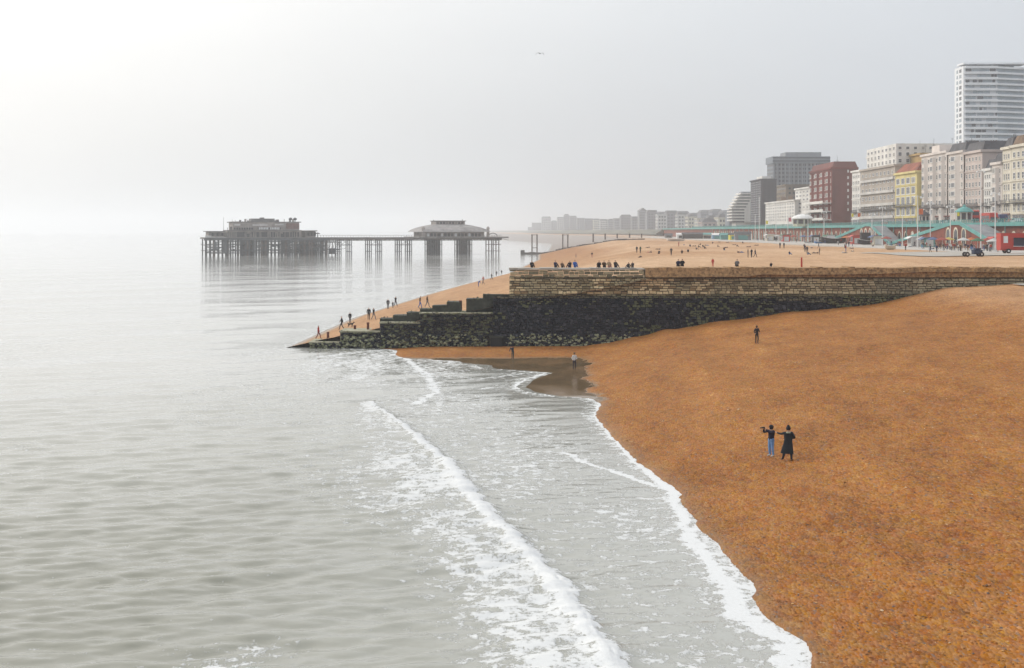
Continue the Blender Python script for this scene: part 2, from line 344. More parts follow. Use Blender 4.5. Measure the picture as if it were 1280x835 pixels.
def sea():
    rows = [22.0]
    while rows[-1] < 12500:
        Y = rows[-1]; rows.append(Y + max(0.10, 0.9 * Y * Y / (CZ * F)) if Y < 700 else Y * 1.03)
    ys = np.array(rows)
    cols = np.concatenate([np.linspace(-2600, -120, 50)[:-1], np.linspace(-120, 1090, 560), np.linspace(1090, 1500, 12)[1:]])
    Xn = (cols - CX) / F
    Y, K = np.meshgrid(ys, Xn, indexing='ij'); X = K * (Y + 6)
    spacing = np.maximum(np.gradient(ys)[:, None] * np.ones_like(X), Y * 2.2 / F)
    rng = np.random.default_rng(5); Z = np.zeros_like(X)
    shore = np.where(Y < GY, interp(Y, WATER_EDGE), interp(Y, FAR_EDGE)); off = shore - X
    damp = np.clip(off / 9, 0.10, 1)
    for k in range(46):
        lam = 0.9 * (16 / 0.9) ** (k / 45.0); a = (0.0080 if lam < 4 else 0.0055) * lam ** 0.38 * rng.uniform(.6, 1.2)
        th = rng.normal(math.radians(-78 + 22 * k / 45), .36); kx, ky = math.cos(th), math.sin(th)
        ph = 2 * math.pi / lam * (kx * X + ky * Y) + rng.uniform(0, 6.28) + 1.2 * vnoise(X / (lam * 4), Y / (lam * 4), k)
        fade = np.clip((lam / spacing - 2.2) / 2.5, 0, 1)
        s = np.sin(ph); Z += a * fade * damp * (s + 0.25 * np.cos(2 * ph))
    # a long low swell coming in
    for lam, a, th in ((26, .06, -.75), (37, .07, -1.05), (19, .035, -.55)):
        fade = np.clip((lam / spacing - 2.2) / 2.5, 0, 1)
        ph = 2 * math.pi / lam * (math.cos(th) * X + math.sin(th) * Y) + 1.5 * vnoise(X / 40, Y / 40, int(lam))
        Z += a * fade * np.clip(off / 14, 0.02, 1) * np.sin(ph)
    foam = np.zeros_like(X); lacea = np.zeros_like(X); silt = np.zeros_like(X)
    near = Y < 175
    wob = (fbm(X * .8, Y * .8, 44) - .47) * 1.1 + (fbm(X * 2.6, Y * 2.6, 45) - .47) * .5
    # main breaker: steep white front, foam trailing seaward
    d, s, t = dist_poly(X + wob * .5, Y, BREAKER); sd = d * s      # negative = shoreward
    grow = np.interp(t, [0, 6, 25, 60], [.5, .7, 1.0, 1.0])
    sea_side = np.where(X < np.interp(Y, [p[1] for p in BREAKER][::-1], [p[0] for p in BREAKER][::-1]), d, -d)
    Z += 0.20 * grow * np.exp(-((sea_side - .2) / .55) ** 2) * (sea_side > -.9) + .12 * grow * np.exp(-((sea_side - 1.6) / 1.8) ** 2)
    wfront = np.interp(t, [0, 10, 20, 40, 70], [.14, .18, .3, .42, .5])
    foam = np.maximum(foam, np.clip(1.25 - np.abs(sea_side - wfront * .4) / wfront * .6, 0, 1))
    trail_w = np.interp(t, [0, 14, 28, 40, 55, 75], [1.6, 8.0, 12.0, 9.5, 6.5, 6.0])
    tr = np.clip(1 - sea_side / trail_w, 0, 1) * (sea_side > 0)
    lacea = np.maximum(lacea, np.clip(tr * 1.5, 0, 1) * np.clip(.6 + 1.6 * (fbm(X * .28, Y * .16, 77) - .3), .25, 1.1))
    # swash edge
    w = interp(Y, WATER_EDGE) + wob * .35; e = w - X
    ew = np.interp(Y, [40, 47, 55, 66, 74, 82, 100, 110, 118], [.9, .8, .62, .4, .5, .22, .12, .16, .12])
    inset = np.interp(Y, [40, 48, 55, 62, 68, 80], [.2, .25, .75, .5, .1, .05])
    foam = np.maximum(foam, np.where(near, np.clip(1.15 - np.abs(e - inset - ew * .5) / ew * .8, 0, 1), 0))
    foam = np.maximum(foam, np.where(near, np.clip(.95 - np.abs(e - .05) / .13, 0, .9), 0))
    lacea = np.maximum(lacea, np.where(near & (e > 0), np.clip(.9 - (e - inset) / np.interp(Y, [40, 60, 90], [4.5, 3.5, 2]), 0, .85) , 0))
    for line, wd, st in ((BREAK_C, .22, .95), (BREAK_B, .5, .8), (BREAK_D, .28, .62), (BREAK_E, .3, .6)):
        d, s, t = dist_poly(X + wob * .6, Y, line); foam = np.maximum(foam, np.clip(1.1 - d / wd * .5, 0, 1) * st)
        lacea = np.maximum(lacea, np.clip(1 - d / (wd * 9), 0, 1) * .62)
    # general wash between breaker and beach, churn off the groyne
    wash = np.clip(1 - np.maximum(0, -sea_side - 0) / 14, 0, 1) * (sea_side < 0) * near * (Y < 150)
    lacea = np.maximum(lacea, .66 * np.clip(wash * 3, 0, 1) * (.6 + .9 * (fbm(X * .18, Y * .12, 12) - .3)))
    gx = (X + 13) / 11; gy = (Y - 140) / 26; ch = np.clip(1.1 - np.hypot(gx, gy), 0, 1)
    lacea = np.maximum(lacea, np.clip(ch * 1.8, 0, .92) * (.55 + .9 * (fbm(X * .35, Y * .14, 13) - .25)))
    d, s, t = dist_poly(X, Y, [(x, y) for y, x in FAR_EDGE[:8]]); foam = np.maximum(foam, np.clip(1.0 - np.abs(d - .5 + wob * 1.5) / 1.3, 0, 1) * .62 * np.clip(.2 + 1.6 * fbm(X * .1, Y * .05, 8), 0, 1))
    lacea = np.maximum(lacea, np.clip(1 - d / 9, 0, 1) * .5)
    # odd flecks of foam out to sea
    lacea = np.maximum(lacea, np.where(off > 10, .34 * (fbm(X * .05, Y * .035, 61) > .60), 0))
    silt = np.clip(np.maximum(np.clip(1 - off / 22, 0, 1), ch), 0, 1) * (Y < 400)
    # thin water runs up over the sand and ends there
    Z = np.where(near, Z * np.clip(e / 2.5, 0.12, 1) + .015, Z)
    me = grid_mesh('sea', X, Y, Z, dict(foam=foam, lace=lacea, silt=silt, offshore_glare=np.clip((Y - 55) / 90 + .5 * (fbm(X * .02, Y * .02, 33) - .47), 0, 1)))  # painted glare lightens the water colour with distance
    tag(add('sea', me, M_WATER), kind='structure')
sea()
# ------------------------------------------------------------------ beach each side of the groyne
def beaches():
    d = np.concatenate([np.linspace(-24, -1, 130)[:-1], np.linspace(-1, 2, 50)[:-1], np.linspace(2, 30, 130)[:-1], np.linspace(30, 110, 90)[:-1], np.linspace(110, 170, 8)])
    ys = np.concatenate([np.linspace(8, 40, 50)[:-1], np.linspace(40, 110, 300)[:-1], np.linspace(110, GY + 1.0, 150)])
    Y, D = np.meshgrid(ys, d, indexing='ij'); X = D + interp(Y, DRY_EDGE) + 0 * Y
    wob = (fbm(X * .8, Y * .8, 44) - .47) * 1.1 + (fbm(X * 2.6, Y * 2.6, 45) - .47) * .5
    Z = h_near(X - wob * .35 * np.clip(1.6 - np.abs(D) / 3, 0, 1), Y)
    dd = X - interp(Y, DRY_EDGE); rim = np.clip(1 - (dd - wob * .5) / 1.3, 0, 1) ** 1.5 * .34
    flat = np.clip(1.0 - np.maximum(0, dd - wob * 1.6) / .5, 0, 1) * np.clip((148.7 + 1.6 * wob + np.clip(-(X + 4) * .05, 0, 1) - Y) / 2.0, 0, 1)
    wet = np.maximum(rim * (Y < 148), flat * np.clip((Y - 107) / 4, 0, 1) * np.clip(.78 + .5 * (fbm(X * .5, Y * .25, 91) - .1), .7, 1))
    pale = np.clip((Z - 5.5) / 4, 0, .35)
    tag(add('beach', grid_mesh('beach', X, Y, Z, dict(wet=wet, pale=pale)), M_SHINGLE), kind='structure')
    d = np.concatenate([np.linspace(-30, 60, 130)[:-1], np.linspace(60, 330, 60)])
    ys = [GY + 1.2]
    while ys[-1] < 12500: ys.append(ys[-1] + max(.9, ys[-1] * .012))
    Y, D = np.meshgrid(np.array(ys), d, indexing='ij'); X = D + interp(Y, FAR_EDGE); Z = h_far(X, Y)
    wet = np.clip(1 - (D - 0.5) / 1.6, 0, 1) * .8
    pale = np.clip((Z - 3.5) / 4.0, 0, .95) * np.clip(.55 + 1.3 * (fbm(X * .03, Y * .012, 5) - .3), .3, 1)
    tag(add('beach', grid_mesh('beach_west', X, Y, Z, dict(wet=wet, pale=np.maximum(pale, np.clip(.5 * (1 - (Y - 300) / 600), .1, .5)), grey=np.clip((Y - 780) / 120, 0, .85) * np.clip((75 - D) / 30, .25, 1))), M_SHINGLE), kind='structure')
beaches()
def pebbles():
    """loose larger stones lying on the near shingle"""
    rng = np.random.default_rng(8); n = 15000
    Y = 38 + 92 * rng.random(n) ** 1.25; X = rng.uniform(0, 1, n) * (Y * .40 + 4 - interp(Y, DRY_EDGE)) + interp(Y, DRY_EDGE) + .15
    keep = X < Y * .42 + 3; X, Y = X[keep], Y[keep]; n = len(X); Z = h_near(X, Y)
    r = rng.uniform(.025, .06, n) * (1 + .5 * (rng.random(n) < .06)); a = rng.uniform(0, 6.28, n)
    base = np.array([(1, 0, .25), (.3, .75, .3), (-.7, .6, .2), (-.9, -.3, .25), (-.1, -.8, .3), (.7, -.6, .2), (.05, .05, .72)])
    V = base[None] * (1 + .25 * rng.normal(size=(n, 7, 1))); c, s_ = np.cos(a)[:, None], np.sin(a)[:, None]
    el_ = rng.uniform(.6, 1, n)[:, None]
    x = V[..., 0] * c - V[..., 1] * el_ * s_; y = V[..., 0] * s_ + V[..., 1] * el_ * c
    co = np.stack([X[:, None] + x * r[:, None], Y[:, None] + y * r[:, None], Z[:, None] + (V[..., 2] - .12) * r[:, None]], -1)
    f = np.array([(k, (k + 1) % 6, 6) for k in range(6)]); Fc = (np.arange(n)[:, None, None] * 7 + f[None]).reshape(-1, 3)
    me = bpy.data.meshes.new('pebbles'); me.vertices.add(n * 7); me.vertices.foreach_set('co', co.astype(np.float32).ravel()); me.loops.add(Fc.size); me.polygons.add(len(Fc))
    me.loops.foreach_set('vertex_index', Fc.astype(np.int32).ravel()); me.polygons.foreach_set('loop_start', np.arange(len(Fc), dtype=np.int32) * 3); me.update(calc_edges=True)
    pal = np.array([(.40, .18, .055), (.32, .12, .03), (.19, .07, .022), (.11, .06, .035), (.45, .25, .10), (.14, .12, .12), (.5, .38, .25), (.28, .085, .022)]); pr = [.23, .27, .16, .11, .11, .03, .02, .07]
    col = pal[rng.choice(8, n, p=pr)] * rng.uniform(.8, 1.15, (n, 1)); col = np.concatenate([col, np.ones((n, 1))], 1)
    ca = me.color_attributes.new('tint', 'FLOAT_COLOR', 'POINT'); ca.data.foreach_set('color', np.repeat(col, 7, 0).astype(np.float32).ravel())
    m, N, L, b = nodes_of('pebble'); at_ = N.new('ShaderNodeAttribute'); at_.attribute_name = 'tint'; L.new(at_.outputs['Color'], b.inputs['Base Color']); b.inputs['Roughness'].default_value = .8; b.inputs['Specular IOR Level'].default_value = .2
    tag(add('pebbles', me, m), kind='stuff', label='loose orange and brown pebbles strewn over the near shingle')
pebbles()
M_CONC = mat('concrete', (.42, .39, .34), .9, .2, .6, .3, 6)
M_PAVE = mat('promenade_paving', (.46, .43, .39), .9, .15, .25, .2, 3)
M_TARMAC = mat('tarmac', (.10, .10, .10), .9, .2, .3)
M_EARTH = mat('hill_ground', (.13, .13, .09), .95, .3, .01)
# lower promenade (z 9) and the town's ground behind the arches (z 15.6)
PZ = 9.0; UZ = 15.6; AX = 130.0
b = MB(); b.box(98, AX, 20, 1200, PZ - 2, PZ); tag(b.build('promenade', M_PAVE), kind='structure')
def town_ground():
    ys = np.concatenate([np.linspace(20, 1200, 30)[:-1], np.linspace(1200, 12500, 60)])
    u = np.concatenate([[0, 1, 18, 19, 30], np.linspace(60, 3000, 30)])
    Y, U = np.meshgrid(ys, u, indexing='ij')
    base = np.interp(Y, [0, 1200, 1500, 1957, 2600, 4500, 12500], [AX, AX, 150, 120, 55, 20, -800]); X = base + U + .2
    Z = UZ + np.clip((U - 150) / 1500, 0, 1) * 18 * fbm(X * .002, Y * .002, 3)
    Z = np.where(Y > 1300, np.where(U < 25, 10.0 + U * .1, Z), Z)
    tag(add('ground', grid_mesh('ground', X, Y, Z), M_EARTH), kind='structure')
town_ground()
b = MB(); b.poly([(AX + 9, 60, UZ + .03), (AX + 22, 60, UZ + .03), (AX + 22, 1190, UZ + .03), (AX + 9, 1190, UZ + .03)]); tag(b.build('road', M_TARMAC), kind='structure')
# ------------------------------------------------------------------ the big stone groyne
def stone_material(name, rough=.85):
    m, N, L, b = nodes_of(name)
    ca = N.new('ShaderNodeAttribute'); ca.attribute_name = 'tint'
    tc = N.new('ShaderNodeTexCoord'); nz = N.new('ShaderNodeTexNoise'); nz.inputs['Scale'].default_value = 5; nz.inputs['Detail'].default_value = 6
    L.new(tc.outputs['Object'], nz.inputs['Vector'])
    mr = N.new('ShaderNodeMapRange'); mr.inputs['To Min'].default_value = .55; mr.inputs['To Max'].default_value = 1.35; L.new(nz.outputs['Fac'], mr.inputs['Value'])
    vm = N.new('ShaderNodeVectorMath'); vm.operation = 'SCALE'; L.new(ca.outputs['Color'], vm.inputs[0]); L.new(mr.outputs[0], vm.inputs['Scale'])
    L.new(vm.outputs[0], b.inputs['Base Color']); b.inputs['Roughness'].default_value = rough; b.inputs['Specular IOR Level'].default_value = .15
    bp = N.new('ShaderNodeBump'); bp.inputs['Strength'].default_value = .6; bp.inputs['Distance'].default_value = .05; L.new(nz.outputs['Fac'], bp.inputs['Height']); L.new(bp.outputs[0], b.inputs['Normal'])
    return m
M_STONE = stone_material('weathered_stone'); M_WEED = stone_material('weed_covered_stone', .55)
M_JOINT = mat('dark_mortar', (.10, .085, .06), .95, .3, 2, .4, 9)  # dark mortar of the core behind the stones
M_WEEDBASE = mat('wet_weed', (.016, .018, .022), .7, .4, 1.2, .8, 5, spec=.15)
class Stones:
    """stones laid on a face: origin + u*X + v*up; joined meshes and, for the ones that show largest, single objects"""
    def __init__(s): s.list = []
    def lay(s, x0, x1, face, zlo, zhi, course, length, tint, keep=None, jit=.3):
        """face(z) -> y of the wall face at height z"""
        z = zlo
        while z < zhi - .05:
            c = min(course * random.uniform(.7, 1.3), zhi - z); x = x0 - random.uniform(0, length)
            while x < x1:
                l = length * random.uniform(.55, 1.5); a, e = max(x, x0), min(x + l, x1); x += l
                if e - a < .08: continue
                if keep and not keep((a + e) / 2, z + c / 2, (e - a) / 2): continue
                dz_ = random.uniform(-.22, .22) * c * min(1, jit * 2.5); c2_ = c * random.uniform(.82, 1.12)
                s.list.append((a + .02, e - .02, z + .018 + dz_, z + dz_ + c2_ - .018, face(z + .02), face(z + c - .02), random.uniform(.02, .02 + jit * .3), tint((a + e) / 2, z + c / 2)))
            z += c
    def build(s, parent, m, n_single):
        s.list.sort(key=lambda q: -(q[1] - q[0]) * (q[3] - q[2]))
        def geom(q, V, Fc, o=(0, 0, 0)):
            a, e, z0, z1, y0, y1, pr, t = q; n = len(V); j = lambda k=.05: random.uniform(-k, k)
            w = (e - a); ins = min(.06, w * .16)
            back = [(a, y0 + .12, z0), (e, y0 + .12, z0), (e, y1 + .12, z1), (a, y1 + .12, z1)]
            fr = [(a + ins + j(), y0 - pr + j(.02), z0 + ins * .7 + j(.02)), (e - ins + j(), y0 - pr + j(.02), z0 + ins * .7 + j(.02)), (e - ins + j(), y1 - pr + j(.02), z1 - ins * .7 + j(.02)), (a + ins + j(), y1 - pr + j(.02), z1 - ins * .7 + j(.02))]
            V += [(p[0] - o[0], p[1] - o[1], p[2] - o[2]) for p in back + fr]
            Fc += [(n + 4, n + 5, n + 6, n + 7), (n, n + 1, n + 5, n + 4), (n + 1, n + 2, n + 6, n + 5), (n + 2, n + 3, n + 7, n + 6), (n + 3, n, n + 4, n + 7)]
        def mk(name, qs, o=(0, 0, 0)):
            V = []; Fc = []; C = []
            for q in qs: geom(q, V, Fc, o); C += [(*q[7], 1)] * 8
            me = bpy.data.meshes.new(name); me.from_pydata(V, [], Fc)
            ca = me.color_attributes.new('tint', 'FLOAT_COLOR', 'POINT'); ca.data.foreach_set('color', np.array(C, dtype=np.float32).ravel()); return me
        for q in s.list[:n_single]:
            o = ((q[0] + q[1]) / 2, q[4], q[2]); add('stone', mk('stone', [q], o), m, parent, o)
        rest = s.list[n_single:]
        if rest: tag(add('stones', mk('stones', rest), m, parent), kind='stuff')
def lerp3(a, b, t): return tuple(x + (y - x) * t for x, y in zip(a, b))
def groyne():
    WX0, WX1 = -0.3, 104.0
    g = empty('stone_groyne', (0, GY, 0), label='long stone groyne wall with black weedy foot, crossing the beach', cat='groyne')
    tx = np.linspace(-30, 110, 561); tz = h_near(tx, np.full_like(tx, GY - .3), False)
    def base(x): return float(np.interp(x, tx, tz))
    # core bodies, set back behind the stones
    off = lambda o: o
    def part(name, mb, m):
        o = mb.build(name, m); o.parent = g; o.location = (0, -GY, 0); return o
    fa = lambda z: GY + z * .28                      # battered foot
    fw = lambda z: GY + 1.85                         # upright upper wall
    b = MB(); n = 40
    for k in range(n):                               # foot core: sloping face
        xa = -2.2 + (WX1 + 2.2) * k / n; xe = -2.2 + (WX1 + 2.2) * (k + 1) / n
        b.poly([(xa, fa(-.5) + .1, -.5), (xe, fa(-.5) + .1, -.5), (xe, fa(5.95) + .1, 5.95), (xa, fa(5.95) + .1, 5.95)])
        b.poly([(xa, fa(5.95) + .1, 5.95), (xe, fa(5.95) + .1, 5.95), (xe, GY + 2.2, 5.95), (xa, GY + 2.2, 5.95)])
    part('foot', b, M_WEEDBASE)
    b = MB(); b.box(WX0, WX1, GY + 1.95, GY + 5.2, -1, 8.1); part('wall_core', b, M_JOINT)
    xa = WX0 - .06
    while xa < 15.4:
        xe = min(15.45, xa + random.uniform(.9, 1.6)); b = MB(); b.box(xa, xe - .03, GY + 1.70 + random.uniform(-.05, .04), GY + 5.3, 9.02, 9.2 + random.uniform(-.05, .035), j=.015); part('coping_stone', b, M_CONC); xa = xe
    M_PEB = mat('pebble_concrete', (.46, .29, .14), .95, .55, 3.2, 1.0, 6, col2=(.06, .035, .02), detail=10)
    b = MB(); m_ = 120
    for k in range(m_):                              # pebble-dashed parapet further up the beach, its top slightly wavy
        xa = 15.5 + (WX1 - 15.5) * k / m_; xe = 15.5 + (WX1 - 15.5) * (k + 1) / m_
        b.box(xa, xe, GY + 1.66 + random.uniform(-.03, .03), GY + 5.3, 8.14, 9.3 + random.uniform(-.09, .07))
    part('parapet', b, M_PEB)
    # steps going down to the sea: front walls and the higher kerb steps behind
    M_STEP = mat('weedy_concrete', (.045, .05, .035), .7, .4, 1.5, .6, 5); M_LEDGE = mat('worn_ledge', (.36, .33, .25), .9, .3, 1.5, .4, 6, col2=(.16, .17, .09))
    for xa, xe, zt in ((-23.3, -19.8, .75), (-19.8, -15.2, 2.0), (-15.2, -10.6, 3.0), (-10.6, -2.2, 4.1)):
        b = MB(); b.box(xa, xe, GY + .2 + zt * .1, GY + 5, -1, zt - .16); part('block', b, M_JOINT)
        b = MB(); b.box(xa - .1, xe, GY + .05 + zt * .1, GY + 5.1, zt - .16, zt); part('ledge', b, M_LEDGE)
    for px0, px1, zt in ((475, 492, 3.35), (492, 509, 3.7), (509, 525, 4.05), (525, 541, 4.45), (541, 559, 4.85), (559, 577, 5.25), (583, 615, 5.65), (604, 640, 6.1)):
        xa, xe = (px0 - CX) / F * 162.5, (px1 - CX) / F * 162.5
        b = MB(); b.box(xa, xe - .03, GY + 1.6 + zt * .12, GY + 4.4, 1, zt, j=.05); part('step', b, M_STEP)
    # culvert mouth
    cx0, cx1 = (613.5 - CX) / F * GY, (627.5 - CX) / F * GY
    M_DARK = mat('culvert_dark', (.01, .01, .012), .8, .2, 2)
    b = MB(); b.box(cx0, cx1, GY - .15, GY + 1.2, .2, 1.25); part('culvert', b, M_DARK)
    b = MB(); b.box(cx0 - .15, cx1 + .15, GY - .22, GY + .5, 1.25, 1.45, j=.02); part('lintel', b, M_STEP)
    # stones
    nz = lambda x, z, s=1: float(fbm(np.array([x * s]), np.array([z * s * 1.6]), 4)[0])
    def t_up(x, z):
        v = random.random(); w = nz(x, z, .25)
        c = lerp3((.62, .47, .25), (.86, .72, .46), v) if v > .3 else lerp3((.24, .17, .09), (.46, .33, .18), v / .3)
        if w > .56: c = lerp3(c, (.16, .15, .09), .55)
        if x > 16: c = lerp3(c, (.30, .28, .20), min(.6, (x - 16) * .02))
        if z < 6.25: c = lerp3(c, (.06, .065, .03), .6)
        return c
    def t_cap(x, z): return lerp3((.14, .13, .08), (.48, .40, .25), random.random() ** 1.5)
    def t_low(x, z):
        v = random.random(); w = nz(x + 50, z, .35)
        c = lerp3((.006, .008, .018), (.065, .065, .075), v * v)
        top = 5.6 - max(0, x - 30) * .075
        if z > top: c = lerp3(c, (.22, .19, .12), .75 if v > .3 else .3)
        if w > .50 and v > .45: c = lerp3(c, (.17, .18, .07), .55)
        if z < 1.5 and v > .4: c = lerp3((.10, .11, .06), (.36, .36, .24), random.random())
        if x < -2.2 and v > .72: c = lerp3(c, (.15, .16, .09), .6)
        if 4.9 < z < 5.5 and v > .8 and x < 25: c = lerp3(c, (.2, .2, .08), .6)
        return c
    above = lambda x, z, w: z > base(x) - .25
    clear = lambda x, z, w: above(x, z, w) and not (cx0 - .2 - w < x < cx1 + .2 + w and z < 1.5)
    up = Stones(); up.lay(WX0, 62, fw, 5.95, 8.1, .30, .62, t_up, above, .22); up.build(g, M_STONE, 150)
    cp = Stones(); cp.lay(WX0, 15.4, lambda z: GY + 1.72, 8.1, 9.02, .33, .8, t_cap, above, .15); cp.build(g, M_STONE, 50)
    lo = Stones(); lo.lay(-2.2, 60, fa, -.1, 5.95, .27, .38, t_low, clear, .6)
    for xa, xe, zt in ((-23.3, -19.8, .59), (-19.8, -15.2, 1.84), (-15.2, -10.6, 2.84), (-10.6, -2.2, 3.94)):
        lo.lay(xa, xe, lambda z: GY + .1 + zt * .05 + z * .05, -.2, zt, .27, .40, t_low, clear, .45)
    lo.build(g, M_WEED, 100)
    # rough boulders bedded into the foot
    V = []; Fc = []; C = []; base7 = [(1, .25, 0), (.3, .3, .75), (-.7, .2, .6), (-.9, .25, -.3), (-.1, .3, -.8), (.7, .2, -.6), (.05, 1.0, .05)]
    for k in range(2600):
        x = random.uniform(-15, 40) if random.random() < .93 else random.uniform(-23, -15); low = random.random() < .62
        zt_ = .6 if x < -19.8 else 1.8 if x < -15.2 else 2.8 if x < -10.6 else 3.9 if x < -2.2 else 5.8
        z = random.uniform(0, min(zt_, 1.6)) if low else random.uniform(.3, zt_)
        if not clear(x, z - .1, .1): continue
        y = (fa(z) if x > -2.2 else GY + .15 + z * .05); r_ = random.uniform(.10, .26) * (1.15 if low else .8); a_ = random.uniform(0, 6.28); n = len(V)
        for bx, by, bz in base7:
            q = 1 + random.uniform(-.25, .25); V.append((x + q * r_ * (bx * math.cos(a_) - bz * math.sin(a_)), y - (by - .1) * r_ * q, z + q * r_ * .8 * (bx * math.sin(a_) + bz * math.cos(a_))))
        Fc += [(n + (i + 1) % 6, n + i, n + 6) for i in range(6)]
        v = random.random(); c = lerp3((.012, .014, .022), (.09, .085, .075), v * v)
        if low and v > .55: c = lerp3((.10, .11, .05), (.34, .34, .22), random.random())
        elif v > .86: c = lerp3(c, (.18, .19, .09), .7)
        C += [(*c, 1)] * 7
    STEPS = [((a - CX) / F * 162.5, (e - CX) / F * 162.5, z, GY + 1.6 + z * .12) for a, e, z in ((475, 492, 3.35), (492, 509, 3.7), (509, 525, 4.05), (525, 541, 4.45), (541, 559, 4.85), (559, 577, 5.25), (583, 615, 5.65), (604, 640, 6.1))] + [(-23.3, -19.8, .75, GY + .1), (-19.8, -15.2, 2.0, GY + .2), (-15.2, -10.6, 3.0, GY + .3), (-10.6, -2.2, 4.1, GY + .4)]
    for xa, xe, zt_, yf in STEPS:                    # clumps of weed hanging over every ledge
        for k in range(int((xe - xa) * (9 if zt_ > 2.5 else 2))):
            x = random.uniform(xa - .1, xe); r_ = random.uniform(.06, .17); a_ = random.uniform(0, 6.28); n = len(V); y = yf + random.choice((0, .05, random.uniform(0, 2.2))); z = zt_ - random.uniform(0, .25) if y < yf + .1 else zt_
            for bx, by, bz in base7:
                q = 1 + random.uniform(-.3, .3); V.append((x + q * r_ * (bx * math.cos(a_) - bz * math.sin(a_)), y - q * r_ * (bx * math.sin(a_) + bz * math.cos(a_)), z + (by - .2) * r_ * q * .9))
            Fc += [(n + i, n + (i + 1) % 6, n + 6) for i in range(6)]; v = random.random()
            C += [(*(lerp3((.012, .014, .016), (.06, .065, .03), v) if v < .8 else (.16, .17, .07)), 1)] * 7
    me = bpy.data.meshes.new('boulders'); me.from_pydata(V, [], Fc); ca = me.color_attributes.new('tint', 'FLOAT_COLOR', 'POINT'); ca.data.foreach_set('color', np.array(C, dtype=np.float32).ravel())
    o = tag(add('boulders', me, M_WEED, g), kind='stuff'); o.location.y = -GY
    for o in g.children:
        if o.name.startswith('stone'): o.location.y -= GY
groyne()
def weed_post(px, py0, py1, Y, i):
    p = at(px, py1, Y); h = (py1 - py0) * Y / F
    b = MB(); b.tube((0, 0, -.3), (0, 0, h), .16, .14, 8); b.tube((0, 0, h * .9), (0, 0, h + .05), .18, .15, 8)
    o = b.build('marker_post', mat('rusty_iron', (.16, .045, .025), .8, .4, 4, .4, 20), loc=p)
    tag(o, ['short rust red post on the lowest groyne ledge', 'small rust red post on the second ledge nearer the sea', 'taller rust red post at the back of the second ledge', 'rust red post at the top of the weedy steps'][i], 'post', 'rusty posts along the groyne')
for i, a in enumerate(((410, 415.5, 424.5, 163), (443.6, 407, 413, 163.5), (460, 403.5, 412.5, 163), (575.5, 376, 381.5, 162.5))): weed_post(*a, i)
# ------------------------------------------------------------------ second groyne, far along the beach
def low_groyne():
    g = empty('low_groyne', (0, 820, 0), label='low dark concrete groyne far along the beach below the ruined pier', cat='groyne')
    M = mat('dark_concrete', (.07, .065, .055), .9, .3, .3, .3, 2)
    b = MB(); xs = np.linspace(10, 78, 40)
    for xa, xe in zip(xs[:-1], xs[1:]):
        z = max(.4, ground_z(xa, 818)) + random.uniform(.5, 1.0)
        b.box(xa, xe, -3 + random.uniform(-.3, .3), 2.5, -1, z)
    o = b.build('wall', M, g)
    b = MB(); b.box(5.0, 7.4, -5, 0, -.5, 2.4, j=.1); b.build('end_block', M, g)
    b = MB(); b.box(7.4, 11, -3, 2, -.5, 1.0, j=.1); b.build('ledge', M, g)
low_groyne()
